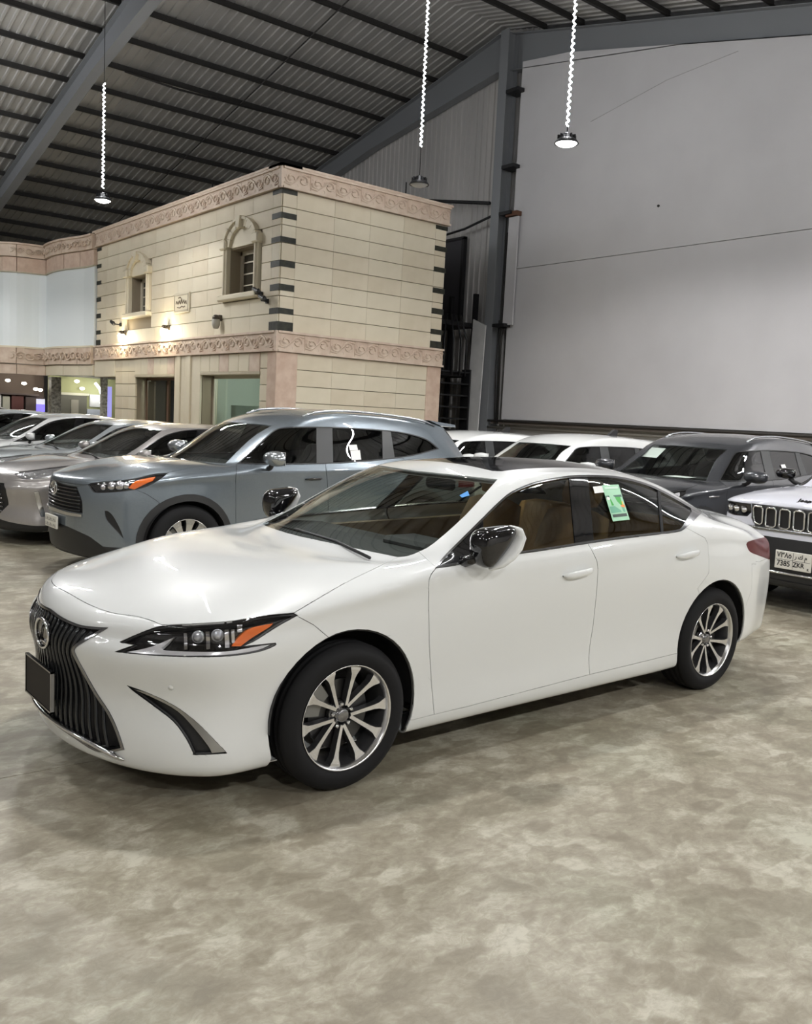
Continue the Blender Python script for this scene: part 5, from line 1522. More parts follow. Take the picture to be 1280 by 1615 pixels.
    for sd in (1, -1):
        nn = Vector((n.x, n.y*sd, n.z)); m = MB(); m.lathe([(.0001, .0015), (.010, .0015), (.0115, 0), (.0115, -.004)], 16, 'z'); m.xform(Matrix.Translation((c.x, c.y*sd, c.z)) @ nn.to_track_quat('Z', 'Y').to_matrix().to_4x4()); m.build('parking_sensor', [PAINT], fb)
    return car, B

# ------------------------------------------------------------------ parked cars
def repaint(o, mp):
    for s in o.material_slots:
        if s.material and s.material.name in mp:
            m = mp[s.material.name]; s.link = 'OBJECT'; s.material = m
    for c in o.children: repaint(c, mp)

def oval_rings(name, c, parent, a=.075, b=.05):
    """three interlocking ovals"""
    m = MB(); c = Vector(c)
    for (ra, rb, dz) in ((a, b, 0), (a*.36, b*.92, 0), (a*.62, b*.34, b*.58)):
        m.tube([c+Vector((0, math.cos(t)*ra, dz+math.sin(t)*rb)) for t in np.linspace(0, 2*math.pi, 24, endpoint=False)], .006, 6, closed=True, up=(1, 0, 0))
    return m.build(name, [CHROME], parent)

def simple_handle(car_part, c, sd, mat):
    m = MB(); pts = [(c.x-.10, c.y*sd-sd*.004, c.z), (c.x-.06, c.y*sd-sd*.032, c.z+.003), (c.x+.06, c.y*sd-sd*.032, c.z+.006), (c.x+.10, c.y*sd-sd*.004, c.z+.006)]
    m.tube(pts, [.008, .013, .013, .008], 8); m.build('door_handle', [mat], car_part)

def simple_mirror(door, x, w, z, sd, cap, s=1.0):
    m = MB(); n = 16; secs = [(0, .04, .035), (.03, .07, .055), (.12, .085, .065), (.20, .07, .055), (.235, .03, .025)]; vs = []
    for d, rx, rz in secs:
        for k in range(n):
            a = 2*math.pi*k/n; vs.append((x+math.cos(a)*rx*s*(1.1 if math.cos(a) < 0 else .5), sd*(w+d*s), z+math.sin(a)*rz*s))
    m.add(vs, [(i*n+k, i*n+(k+1) % n, (i+1)*n+(k+1) % n, (i+1)*n+k) for i in range(len(secs)-1) for k in range(n)]+[tuple(range(n)), tuple(range((len(secs)-1)*n, len(secs)*n))], 0, True)
    o = m.build('wing_mirror', [cap], door)
    m = MB(); m.tube([(x+.02, sd*(w-.06), z-.12), (x+.01, sd*(w+.02), z-.09), (x, sd*(w+.06), z-.05)], [.03, .025, .03], 8); m.build('mirror_stalk', [BLACK], o)
    m = MB(); m.bbox(x+.042*s, x+.05*s, min(sd*(w+.03), sd*(w+.18*s)), max(sd*(w+.03), sd*(w+.18*s)), z-.055*s, z+.055*s, .003); m.build('mirror_glass', [CHROME], o)
    return o

def wells(car, xs, R, y0=.90, y1=.60, z=.36):
    for x in xs:
        for sd in (-1, 1): well(car, x, z, R, sd*y0, sd*y1)

SUV_ROWS = [((-.87, .96), None, None, None, (-.45, .84, .955)),
            ((-.60, 1.035), (-.55, .45, 1.035), (-.46, .61, 1.03), (-.36, .75, 1.02), (-.25, .895, .985)),
            ((-.2, 1.11), (-.18, .45, 1.11), (-.1, .63, 1.10), (-.05, .77, 1.085), (0, .93, 1.03)),
            ((.25, 1.135), (.30, .5, 1.13), (.33, .66, 1.12), (.35, .79, 1.10), (.35, .945, 1.055)),
            ((.35, 1.145), (.55, .70, 1.125), (.58, .77, 1.125), (.60, .84, 1.125), (.60, .948, 1.08)),
            ((.75, 1.36), (.88, .655, 1.36), (1.0, .76, 1.36), (1.0, .85, 1.24), (1.02, .948, 1.10)),
            ((1.18, 1.60), (1.28, .60, 1.575), (1.38, .71, 1.55), (1.40, .82, 1.34), (1.42, .948, 1.11)),
            ((1.8, 1.70), (1.85, .585, 1.67), (1.85, .695, 1.62), (1.85, .81, 1.38), (1.85, .948, 1.12)),
            ((2.5, 1.70), (2.5, .575, 1.66), (2.5, .685, 1.60), (2.5, .80, 1.37), (2.5, .948, 1.13)),
            ((3.0, 1.675), (3.0, .56, 1.63), (3.0, .67, 1.55), (3.0, .79, 1.36), (3.0, .938, 1.15)),
            ((3.42, 1.63), (3.40, .54, 1.58), (3.35, .65, 1.47), (3.32, .77, 1.33), (3.3, .908, 1.16)),
            ((3.66, 1.45), (3.62, .54, 1.42), (3.52, .65, 1.36), (3.48, .75, 1.27), (3.48, .875, 1.14)),
            ((3.93, 1.12), None, None, None, (3.62, .84, 1.06))]
SUV_RAILS = [[(-.45, .66, .26), (3.62, .62, .30)], [(-.45, .79, .225), (.5, .85, .235), (2.5, .86, .24), (3.62, .78, .33)],
             [(-.45, .85, .30), (0, .905, .31), (.6, .915, .31), (2.3, .918, .32), (2.85, .92, .34), (3.62, .83, .42)],
             [(-.45, .853, .48), (0, .935, .50), (.6, .920, .48), (2.3, .924, .50), (2.85, .95, .52), (3.62, .845, .56)],
             [(-.45, .852, .68), (0, .948, .70), (.6, .930, .68), (2.3, .935, .70), (2.85, .958, .72), (3.62, .85, .74)],
             [(-.45, .85, .81), (0, .945, .86), (.6, .948, .88), (2.3, .952, .90), (2.85, .955, .92), (3.62, .85, .90)],
             [(-.45, .847, .895), (0, .94, .96), (.6, .956, 1.00), (2.3, .956, 1.05), (2.85, .945, 1.06), (3.62, .845, 1.0)]]
SUV_FRONT = [(-.72, .26, 2, .5), (-.86, .24, 2, .5), (-.90, .30, 2, .5), (-.915, .48, 2.1, .5), (-.915, .66, 2.1, .5), (-.91, .79, 2.1, .5), (-.90, .88, 2.0, .54), (-.865, .955, 2, .58)]
SUV_REAR = [(3.80, .30, 2.6, .45), (3.92, .34, 2.6, .45), (3.99, .42, 2.6, .45), (4.0, .56, 2.6, .45), (4.0, .74, 2.6, .45), (3.97, .90, 2.6, .45), (3.96, 1.0, 2.6, .45), (3.93, 1.12, 2.6, .45)]

def build_suv():
    off = (1.39, 4.60, 0)
    car = empty('suv', off, 0, 'blue-grey three-row SUV parked just behind the white sedan', 'car', 'cars parked in the row beside the stone building')
    PAINT = car_paint('blue_grey_paint', (.205, .240, .272), .6, .28, 1)
    B = Body(body_surface(SUV_ROWS, SUV_RAILS, SUV_FRONT, SUV_REAR, 3), off)
    left = lambda c: c.y < 0
    WS = curve2([(355, 731, 1), (376, 710), (400, 688), (428, 671.5, 1), (390, 667.5), (350, 666, 1), (300, 690, 1), (268, 721, 1), (310, 727)], 3)
    DLO = curve2([(374, 731.5, 1), (420, 732.5), (497, 732), (560, 729), (604, 725), (650, 719), (692, 708, 1), (672, 692.5), (641, 683), (604, 678), (550, 674.5), (497, 673), (452, 674), (432, 679), (408, 700)], 4)
    DLI = inset2(DLO, 1.6)
    LAMP = curve2([(139, 765, 1), (146, 761.5), (180, 758), (210, 755), (240, 748), (265.5, 745.5, 1), (250, 757.5), (232, 767), (215, 772.5, 1), (185, 776), (155, 777.5), (146, 775)], 3)
    AMB = curve2([(203, 770, 1), (215, 757), (245, 750.5, 1), (237, 759), (212, 772, 1)], 3)
    GR = curve2([(60, 752, 1), (84, 757), (100, 764), (121, 768, 1), (129, 790), (130, 810, 1), (108, 806), (84, 798), (60, 786, 1)], 3)
    BAR = curve2([(60, 787, 1), (84, 799), (108, 807.5), (130, 811.5, 1), (130, 815.5, 1), (106, 812), (82, 803.5), (60, 793, 1)], 3)
    FOG = curve2([(165, 806, 1), (170, 806.5), (178, 814), (188, 832), (194.5, 849, 1), (184, 838), (168, 820)], 3)
    LOW = [(60, 812), (84, 822), (110, 832), (142, 847), (170, 868), (190, 885), (190, 960), (60, 960)]
    HOOD = [(60, 740), (84, 756.5), (100, 763.5), (121, 767), (140, 764), (180, 757.5), (210, 754.5), (240, 747.5), (265.5, 745), (300, 738), (328, 732.5), (355, 730.5), (310, 726.5), (268, 720), (150, 690)]
    BUMP = [(40, 735), (60, 740), (84, 756.5), (100, 763.5), (121, 767), (140, 764), (215, 772.5), (232, 780), (250, 792), (262, 830), (240, 900), (60, 960), (30, 900)]
    FEND = [(205, 774), (250, 757.5), (265.5, 745), (300, 738), (328, 732.5), (355, 730.5), (373, 732), (371.5, 760), (372, 860), (300, 900), (250, 792), (232, 780)]
    D1 = [(373, 732), (371.5, 760), (372, 905), (480, 905), (519, 890), (517, 780), (516, 759), (513, 729.5), (500, 700), (420, 700)]
    D2 = [(513, 729.5), (516, 759), (517, 780), (519, 890), (590, 880), (628, 800), (640, 750), (636, 720), (600, 700)]
    for cx in (0, 2.85):
        B.region('arch', arch_poly(cx, .375, .412, 22), 'side', left)
        B.region('cladding', arch_poly(cx, .375, .475, 22), 'side', lambda c: c.y < 0 and c.z > .2)
    B.region('trim', DLO, 'px', left)
    B.region('glass1', DLI, 'px', left, only='trim')
    B.region('pillar', [(499, 640), (523, 640), (526, 760), (499, 760)], 'px', left, only='glass1')
    B.region('glass2', [(523, 640), (602, 640), (604, 760), (526, 760)], 'px', left, only='glass1')
    B.region('pillar2', [(602, 640), (610, 640), (628, 760), (604, 760)], 'px', left, only='glass1')
    B.region('glass3', [(610, 640), (720, 640), (720, 760), (628, 760)], 'px', left, only='glass1')
    B.region('screen', WS, 'px', left)
    B.region('backlight', [(0, 1.20), (.56, 1.20), (.50, 1.52), (0, 1.55)], 'rear', lambda c: c.x > 3.3) if False else None
    B.region('lamp', LAMP, 'px', left)
    B.region('amber', AMB, 'px', left, only='lamp')
    B.region('grille', GR, 'px', lambda c: c.x < -.6)
    B.region('bar', BAR, 'px', lambda c: c.x < -.6)
    B.region('fog', FOG, 'px', left)
    B.region('low', LOW, 'px', lambda c: c.x < -.3 and c.z < .6)
    B.region('cladding', [(.3, .1), (2.6, .1), (2.6, .335), (.3, .335)], 'side', left)
    B.rest('cladding', lambda c: c.z < .36)
    B.region('hood', HOOD, 'px', lambda c: c.x < .7 and c.z > .9)
    B.region('bumper', BUMP, 'px', lambda c: c.x < .1)
    B.region('fender', FEND, 'px', lambda c: c.x < .62 and c.z < 1.16)
    B.region('door1', D1, 'px', lambda c: .3 < c.x < 1.9 and c.z < 1.2)
    B.region('door2', D2, 'px', lambda c: 1.2 < c.x < 2.75 and c.z < 1.2)
    B.rest('backlight', lambda c: c.x > 3.45 and 1.18 < c.z < 1.56 and -c.y < .60)
    B.rest('tail', lambda c: c.x > 3.45 and .86 < c.z < 1.02 and -c.y > .42)
    B.rest('rear_bumper', lambda c: c.x > 3.3 and c.z < .72)
    B.rest('boot', lambda c: c.x > 3.75 and -c.y < .75)
    B.rest('side', lambda c: True)
    pm = [PAINT, BLACK]
    B.mid_part('hood', 'hood', pm, car, gap=.003); B.mid_part('front_bumper', 'bumper', pm, car, gap=.0015); B.side_parts('fender', 'fender', pm, car, gap=.002)
    d1 = B.side_parts('front_door', 'door1', pm, car, gap=.003); d2 = B.side_parts('rear_door', 'door2', pm, car, gap=.003)
    B.mid_part('body_shell', 'side', pm, car, gap=.001); B.mid_part('rear_bumper', 'rear_bumper', pm, car, gap=.002); B.mid_part('tailgate', 'boot', pm, car, gap=.002)
    B.mid_part('windscreen', 'screen', [GLASS_FRONT], car, lift=-.004, rim=False); B.mid_part('rear_window', 'backlight', [GLASS_DARK], car, lift=-.004, rim=False)
    for nm, rg, par in (('window', 'glass1', d1), ('window', 'glass2', d2), ('quarter_window', 'glass3', None)):
        for k, o in enumerate(B.side_parts(nm, rg, [GLASS_DARK if rg != 'glass1' else GLASS_SIDE2], car, lift=-.006, rim=False, whole=True)):
            if par: o.parent = par[k]
    PIL = principled('pillar_satin_black', (.035, .037, .038), .4)
    B.side_parts('pillar_trim', 'pillar', [PIL], car, lift=0, flange=False); B.side_parts('pillar_trim', 'pillar2', [PIL], car, lift=0, flange=False)
    B.side_parts('window_trim', 'trim', [BLACK], car, lift=.003, depth=.012, flange=False)
    hl = B.side_parts('headlight', ['lamp', 'amber'], [BLACK_GLOSS], car, lift=-.02, rim=False)
    for o, p in zip(B.side_parts('lens', ['lamp', 'amber'], [GLASS_CLEAR], car, lift=0, rim=False), hl): o.parent = p
    for o, p in zip(B.side_parts('indicator', 'amber', [AMBER], car, lift=-.008, depth=.01, flange=False), hl): o.parent = p
    for (u, v, r) in ((160, 769, .030), (173, 768, .036), (187, 766, .036), (199, 764, .028)):
        c = B.hit_px(u, v)
        if c is None: continue
        n = B.normal_at(c)
        for sd, p in ((1, hl[0]), (-1, hl[1])):
            nn = Vector((n.x, n.y*sd, n.z)); m = MB(); m.lathe([(.0001, .02), (r*.6, .016), (r, 0), (r*1.25, -.005), (r*1.3, -.012)], 14, 'z')
            m.xform(Matrix.Translation(Vector((c.x, c.y*sd, c.z))-nn*.024) @ nn.to_track_quat('Z', 'Y').to_matrix().to_4x4()); m.build('reflector', [LAMP_SILVER], p)
    g = B.mid_part('grille', 'grille', [BLACK], car, lift=-.03, rim=False)
    gs = B.mid_part('grille_surround', 'bar', [CHROME], car, lift=.012, depth=.03, flange=False)
    if gs: gs.parent = g
    for j in range(8):
        z = .66+.032*j
        for sgn in (1,):
            pth = []
            for w in np.linspace(-.56, .56, 21):
                loc, n, i, d = B.bvh.ray_cast(Vector((-3, w, z)), Vector((1, 0, 0)))
                if loc is not None and inside(px_proj((loc.x, -abs(loc.y), loc.z), off), GR): pth.append((loc.x+.008, w, z))
            if len(pth) > 3: m = MB(); m.tube(pth, .008, 6, up=(0, 0, 1)); m.build('grille_bar', [principled('grille_bar_black', (.025, .027, .03), .22, .4, .5)], g)
    c = B.hit_px(95, 767)
    oval_rings('emblem', (-.935, 0, .84), g, .085, .06)
    B.side_parts('fog_recess', 'fog', [BLACK], car, lift=-.01, depth=.02, flange=False)
    B.mid_part('lower_grille', 'low', [BLACK], car, lift=0, flange=False)
    B.mid_part('cladding', 'cladding', [principled('cladding_black', (.022, .022, .023), .6)], car, lift=.006, depth=.012, flange=False)
    B.side_parts('tail_light', 'tail', [RED_LENS, BLACK], car, lift=.002, gap=.001)
    m = MB(); m.bbox(-.965, -.945, -.165, .165, .46, .58, .004); pl = m.build('number_plate', [PLATE_WHITE], car)
    rp = random.Random(5); m = MB()      # worn characters, too small to read
    for z in (.538, .487):
        for k in range(7):
            y_ = .135-.044*k; h = .012+.006*rp.random(); m.box(-.9665, -.965, y_-.003, y_+.003, z-h, z+h); m.box(-.9665, -.965, y_-.013, y_-.002, z+h*(.3 if k % 2 else -.6)-.003, z+h*(.3 if k % 2 else -.6)+.003)
    m.build('plate_text', [INK], pl)
    m = MB(); m.bbox(-.95, -.88, -.08, .08, .48, .56, .004); m.build('plate_bracket', [BLACK], pl)
    for (u, v), dr in (((494, 756), d1), ((612, 744), d2)):
        c = B.hit_px(u, v)
        if c:
            for sd, p in ((1, dr[0]), (-1, dr[1])): simple_handle(p, c, sd, BLACK_GLOSS if dr is d1 else PAINT)
    for sd, p in ((-1, d1[0]), (1, d1[1])): simple_mirror(p, .82, .97, 1.20, sd, principled('mirror_silver', (.45, .48, .5), .2, .8), 1.2)
    for x in (0, 2.85):
        for sd in (-1, 1): make_wheel(car, (x, sd*.815, .372), .372, .245, .235, 's5' if False else 's10', 9, sd)
    wells(car, (0, 2.85), .413, .93, .62, .375)
    m = MB(); m.box(-.75, 3.7, -.60, .60, .25, .33); m.build('underbody', [BLACK], car)
    make_cabin(car, .90, 1.1, .84, 3.5, 1.66, LEATHER_GREY, 2, dash_z=1.10, floor=.36)
    for sd in (-1, 1):
        m = MB(); pts = []
        for x in np.linspace(1.42, 3.25, 14):
            loc, n, i, d = B.bvh.ray_cast(Vector((x, sd*.60, 3)), Vector((0, 0, -1)))
            lift = .024 if 1.5 < x < 3.2 else .0
            pts.append((x, sd*.60, loc.z+lift))
        m.tube(pts, .017, 8, flat=.8); m.build('roof_rail', [principled('rail_silver', (.5, .52, .54), .25, .9)], car)
    m = MB(); m.prism([(3.20, 1.64), (3.62, 1.60), (3.64, 1.57), (3.40, 1.58)], -.56, .56, 'y'); m.build('roof_spoiler', [PAINT], car)
    # papers on the rear door glass
    for q in ([(549, 702), (562, 701.5), (564, 710), (551, 710.5)], [(552, 711), (567, 710), (569, 725), (554, 726)]):
        P = [B.hit_px(*t) for t in q]
        if all(P):
            n = B.normal_at(P[0]); m = MB(); m.add([p+n*.004 for p in P], [(0, 1, 2, 3)]); m.build('window_paper', [PAPER], d2[0], fix=False)
    return car, B

def build_crossover(rows, rails, front, rear):
    """low silver car with a tall dark grille and slit lamps; also the pattern for the cars further along the row"""
    off = (1.32, 7.15, 0)
    car = empty('saloon_car', off, 0, 'silver-beige car with slim headlights beside the blue-grey SUV', 'car', 'cars parked in the row beside the stone building')
    PAINT = car_paint('silver_beige_paint', (.40, .38, .37), .55, .30, 1)
    B = Body(body_surface(rows, rails, front, rear, 2), (0, 0, 0))
    left = lambda c: c.y < 0
    O = SEDAN_OUTLINES
    for cx in (0, 2.87): B.region('arch', arch_poly(cx, .347, .385, 20), 'side', left)
    B.region('trim', O['DLO'][::2], 'px', left); B.region('glass1', inset2(O['DLO'][::2], 3.2), 'px', left, only='trim')
    B.region('pillar', [(896, 740), (926, 740), (938, 870), (908, 870)], 'px', left, only='glass1')
    B.region('glass2', [(926, 740), (1120, 740), (1120, 870), (938, 870)], 'px', left, only='glass1')
    B.region('screen', O['WS'][::2], 'px', left)
    B.region('backlight', [(2.62, 0), (3.34, 0), (3.25, .40), (3.13, .52), (2.64, .44)], 'top', lambda c: c.z > 1.0)
    B.off = off; B.scl = (.9, 1, 1)
    LAMP = curve2([(23, 747, 1), (30, 743.5), (50, 741), (81, 737), (110, 734, 1), (104, 740), (92, 747), (72, 754), (42, 756), (28, 752)], 3)
    SLIT = [(54, 776), (61, 775), (66, 793), (72, 815), (65, 815), (58, 795)]
    B.region('lamp', LAMP, 'px', left); B.region('slit', SLIT, 'px', left)
    B.region('grille', [(0, .70), (.56, .70), (.62, .64), (.60, .46), (.48, .34), (0, .34)], 'front', lambda c: c.x < -.6)
    B.region('lowblack', [(0, .10), (.95, .10), (.95, .23), (.60, .27), (.40, .30), (0, .30)], 'front', lambda c: c.x < -.35)
    B.off = (0, 0, 0); B.scl = (1, 1, 1)
    H = O['HOOD']; B.region('hood', H, 'px', lambda c: c.x < .6)
    B.region('bumper', O['BUMP'], 'px', lambda c: c.x < -.2); B.region('fender', O['FEND'], 'px', lambda c: c.x < .6)
    B.region('door1', O['DOOR1'], 'px', lambda c: .3 < c.x < 1.8 and c.z < 1.1); B.region('door2', O['DOOR2'], 'px', lambda c: 1.5 < c.x < 2.75 and c.z < 1.15)
    B.rest('tail', lambda c: c.x > 3.5 and .80 < c.z < .93 and -c.y > .28)
    B.rest('rear_bumper', lambda c: c.x > 3.3 and c.z < .80); B.rest('boot', lambda c: c.x > 3.4 and -c.y < .66); B.rest('side', lambda c: True)
    pm = [PAINT, BLACK]
    for nm in ('hood', 'bumper', 'rear_bumper', 'boot', 'side'): B.mid_part({'bumper': 'front_bumper', 'boot': 'boot_lid', 'side': 'body_shell'}.get(nm, nm), nm, pm, car, gap=.002)
    B.side_parts('fender', 'fender', pm, car, gap=.002)
    d1 = B.side_parts('front_door', 'door1', pm, car, gap=.0025); d2 = B.side_parts('rear_door', 'door2', pm, car, gap=.0025)
    B.mid_part('windscreen', 'screen', [GLASS_FRONT], car, lift=-.004, rim=False); B.mid_part('rear_window', 'backlight', [GLASS_DARK], car, lift=-.004, rim=False)
    for rg, par in (('glass1', d1), ('glass2', d2)):
        for o, p in zip(B.side_parts('window', rg, [GLASS_SIDE2 if rg == 'glass1' else GLASS_DARK], car, lift=-.006, rim=False, whole=True), par): o.parent = p
    B.side_parts('pillar_trim', 'pillar', [BLACK_GLOSS], car, flange=False); B.side_parts('window_trim', 'trim', [CHROME_DARK], car, lift=.004, depth=.012, flange=False)
    hl = B.side_parts('headlight', 'lamp', [principled('lamp_mix', (.55, .55, .56), .18, .8)], car, lift=-.015, rim=False)
    for o, p in zip(B.side_parts('lens', 'lamp', [GLASS_CLEAR], car, lift=0, rim=False), hl): o.parent = p
    B.off = off; B.scl = (.9, 1, 1)
    for k in range(4):
        c = B.hit_px(40+k*15, 749-k*2.2)
        if c is None: continue
        n = B.normal_at(c)
        for sd, p in ((1, hl[0]), (-1, hl[1])):
            nn = Vector((n.x, n.y*sd, n.z)); m = MB(); m.lathe([(.0001, .02), (.018, .016), (.028, 0), (.034, -.005), (.036, -.012)], 12, 'z')
            m.xform(Matrix.Translation(Vector((c.x, c.y*sd, c.z))-nn*.022) @ nn.to_track_quat('Z', 'Y').to_matrix().to_4x4()); m.build('reflector', [LAMP_SILVER], p)
    B.off = (0, 0, 0); B.scl = (1, 1, 1)
    B.side_parts('lamp_slit', 'slit', [CHROME], car, lift=.002, flange=False)
    g = B.mid_part('grille', 'grille', [BLACK], car, lift=-.02, flange=False)
    for j in range(7):
        z = .38+.048*j; pth = []
        for w in np.linspace(-.52, .52, 17):
            loc, n, i, d = B.bvh.ray_cast(Vector((-3, w, z)), Vector((1, 0, 0)))
            if loc: pth.append((loc.x+.004, w, z))
        m = MB(); m.tube(pth, .009, 6); m.build('grille_bar', [CHROME_DARK], g)
    B.mid_part('lower_grille', 'lowblack', [BLACK], car, flange=False)
    m = MB(); m.bbox(-1.06, -1.04, -.165, .165, .36, .50, .004); m.build('number_plate', [PLATE_WHITE], car)
    B.side_parts('tail_light', 'tail', [RED_LENS, BLACK], car, lift=.002)
    for (u, v), dr in (((910, 903), d1), ((1083, 873.5), d2)):
        c = B.hit_px(u, v)
        for sd, p in ((1, dr[0]), (-1, dr[1])): simple_handle(p, c, sd, PAINT)
    for sd, p in ((-1, d1[0]), (1, d1[1])): simple_mirror(p, .74, .93, 1.07, sd, PAINT, .95)
    for x in (0, 2.87):
        for sd in (-1, 1): make_wheel(car, (x, sd*.80, .334), .334, .235, .225, 's10', 0, sd)
    wells(car, (0, 2.87), .386, .895, .62, .347)
    m = MB(); m.box(-.80, 3.75, -.62, .62, .19, .26); m.build('underbody', [BLACK], car)
    make_cabin(car, .72, .95, .80, 3.1, 1.40, LEATHER_BLACK, dash_z=.985, floor=.22)
    m = MB(); m.tube([(.30, -.60, .985), (.33, -.25, 1.02), (.36, .2, 1.03)], .008, 6); m.build('wiper', [BLACK], car)
    m = MB(); m.prism([(2.45, 1.40), (2.66, 1.375), (2.68, 1.47), (2.62, 1.48)], -.02, .02, 'y'); m.build('antenna_fin', [BLACK], car)
    return car

def build_jeep():
    """white off-roader with a seven-slot grille"""
    off = (6.75, .07, 0)
    car = empty('off_roader', off, 0, 'white off-roader with seven-slot chrome grille behind the sedan tail', 'car', 'cars parked along the white wall')
    PAINT = car_paint('cool_white_paint', (.66, .67, .74), 0.0, .3)
    rows = [list(r) for r in SUV_ROWS]
    rows[0] = ((-.93, 1.045), None, None, None, (-.62, .90, 1.0))
    rows[1] = ((-.62, 1.105), (-.60, .46, 1.10), (-.52, .64, 1.09), (-.43, .79, 1.075), (-.33, .935, 1.02))
    rows[2] = ((-.2, 1.135), (-.18, .46, 1.13), (-.1, .64, 1.12), (-.05, .79, 1.105), (0, .95, 1.05))
    rows[3] = ((.25, 1.155), (.30, .5, 1.15), (.33, .66, 1.14), (.35, .80, 1.115), (.35, .955, 1.06))
    rails = [[(x, w+(.03 if x < 0 else 0), z) for x, w, z in r] for r in SUV_RAILS]
    for r in rails: r[0] = (-.62, r[0][1]-.01, r[0][2])
    rails[5][0] = (-.62, .905, .86); rails[6][0] = (-.62, .905, .945); rails[4][0] = (-.62, .905, .72)
    front = [(-.75, .26, 3, .5), (-.90, .24, 3, .5), (-.95, .30, 3, .5), (-.965, .48, 3, .5), (-.955, .68, 3, .5), (-.935, .84, 3, .5), (-.94, .95, 3, .5), (-.925, 1.04, 2.8, .5)]
    B = Body(body_surface(rows, rails, front, SUV_REAR, 2), off)
    left = lambda c: c.y < 0
    SO = (1.39, 4.60, 0)
    for cx in (0, 2.85):
        B.region('arch', arch_poly(cx, .375, .412, 18), 'side', left)
        B.region('cladding', arch_poly(cx, .375, .47, 18), 'side', lambda c: c.y < 0 and c.z > .2)
    B.off = SO
    DLO = [(374, 731.5), (420, 732.5), (497, 732), (560, 729), (604, 725), (650, 719), (692, 708), (672, 692.5), (641, 683), (604, 678), (550, 674.5), (497, 673), (452, 674), (432, 679), (408, 700)]
    B.region('window', DLO, 'px', left)
    B.region('screen', [(355, 731), (376, 710), (400, 688), (428, 671.5), (350, 666), (300, 690), (268, 721), (310, 727)], 'px', left)
    B.off = off
    F_ = lambda c: c.x < -.3
    # seven slots over the full width (three and a half on each half)
    slots = []
    pitch = .140; wd = .104
    for j in range(4):
        c = j*pitch; lo = c-wd/2; hi = c+wd/2; zb = .790; zt = .975; r = .020
        if j == 0: slots.append([(0, zb), (hi-r, zb), (hi, zb+r), (hi, zt-r), (hi-r, zt), (0, zt)])
        elif j < 3: slots.append([(lo+r, zb), (hi-r, zb), (hi, zb+r), (hi, zt-r), (hi-r, zt), (lo+r, zt), (lo, zt-r), (lo, zb+r)])
        else: slots.append([(lo+r, zb+.01), (hi-.03, zb+.02), (hi, zb+.08), (hi+.005, zt-r), (hi-r, zt), (lo+r, zt), (lo, zt-r), (lo, zb+.01+r)])
    LAMP = [(.505, .985), (.505, .905), (.55, .86), (.72, .85), (.99, .875), (.99, .985)]
    B.region('grille', [(0, .775), (.44, .775), (.50, .85), (.50, .992), (0, .992)], 'front', F_)
    B.region('lamp', LAMP, 'front', F_)
    B.region('chin', [(0, .30), (.95, .30), (.95, .42), (.86, .60), (.80, .70), (0, .70)], 'front', F_)
    B.rest('cladding', lambda c: c.z < .36)
    B.region('hood', [(-1.2, 0), (.34, 0), (.45, .60), (.50, .80), (-.35, .86), (-.62, .82), (-1.2, .82)], 'top', lambda c: c.z > .985 and c.x < .6)
    B.rest('tail', lambda c: c.x > 3.45 and .86 < c.z < 1.02 and -c.y > .42)
    B.rest('bumper', lambda c: c.x < -.36); B.rest('side', lambda c: True)
    pm = [PAINT, BLACK]
    B.mid_part('hood', 'hood', pm, car, gap=.003); B.mid_part('front_bumper', 'bumper', pm, car, gap=.001); B.mid_part('body_shell', 'side', pm, car, gap=.001)
    B.mid_part('windscreen', 'screen', [GLASS_FRONT], car, lift=-.004, rim=False); B.side_parts('window', 'window', [GLASS_DARK], car, lift=-.006, rim=False)
    B.mid_part('cladding', 'cladding', [BLACK], car, lift=.006, flange=False); B.mid_part('lower_bumper', 'chin', [BLACK], car, lift=-.004, flange=False)
    B.side_parts('tail_light', 'tail', [RED_LENS], car, lift=.002, flange=False)
    hl = B.side_parts('headlight', 'lamp', [BLACK_GLOSS], car, lift=-.015, flange=False)
    for w in (.60, .70, .80):
        loc, n, i, d = B.bvh.ray_cast(Vector((-3, -w, .925)), Vector((1, 0, 0)))
        if loc is None: continue
        for sd, p in ((1, hl[0]), (-1, hl[1])):
            m = MB(); m.lathe([(.0001, .02), (.016, .015), (.026, 0), (.032, -.004)], 14, 'z'); m.xform(Matrix.Translation((loc.x+.003, loc.y*sd, loc.z)) @ Matrix.Rotation(-math.pi/2, 4, 'Y')); m.build('projector', [LAMP_SILVER], p)
    g = B.mid_part('grille', 'grille', [principled('grille_grey', (.10, .105, .11), .3, .5)], car, lift=-.008, flange=False)
    for j, s in enumerate(slots):
        for sd in ((1,) if j == 0 else (1, -1)):
            full = s if j else s+[(-a, b) for a, b in s[::-1][1:-1]] if False else s
            if j == 0: full = [p for p in s if p[0] > 0]+[(-p[0], p[1]) for p in s[::-1] if p[0] > 0]
            P = []
            for a, b in full:
                loc, n, i, d = B.bvh.ray_cast(Vector((-3, -a*sd, b)), Vector((1, 0, 0)))
                P.append((loc.x if loc else -.94, -a*sd, b))
            m = MB(); m.tube([(p[0]-.006, p[1], p[2]) for p in P], .011, 6, closed=True, up=(1, 0, 0)); so = m.build('grille_slot', [CHROME], g)
            m = MB(); m.add([(p[0]+.004, p[1], p[2]) for p in P], [tuple(range(len(P)))]); m.build('slot_mesh', [BLACK], so)
    # chrome strips
    for z, r, wmax in ((.768, .016, .60), (.375, .014, .80)):
        pth = []
        for w in np.linspace(-wmax, wmax, 25):
            loc, n, i, d = B.bvh.ray_cast(Vector((-3, w, z-.0*abs(w))), Vector((1, 0, 0)))
            if loc: pth.append((loc.x-.004, w, z))
        m = MB(); m.tube(pth, r, 8); m.build('chrome_strip', [CHROME_DARK if z > .5 else CHROME], g)
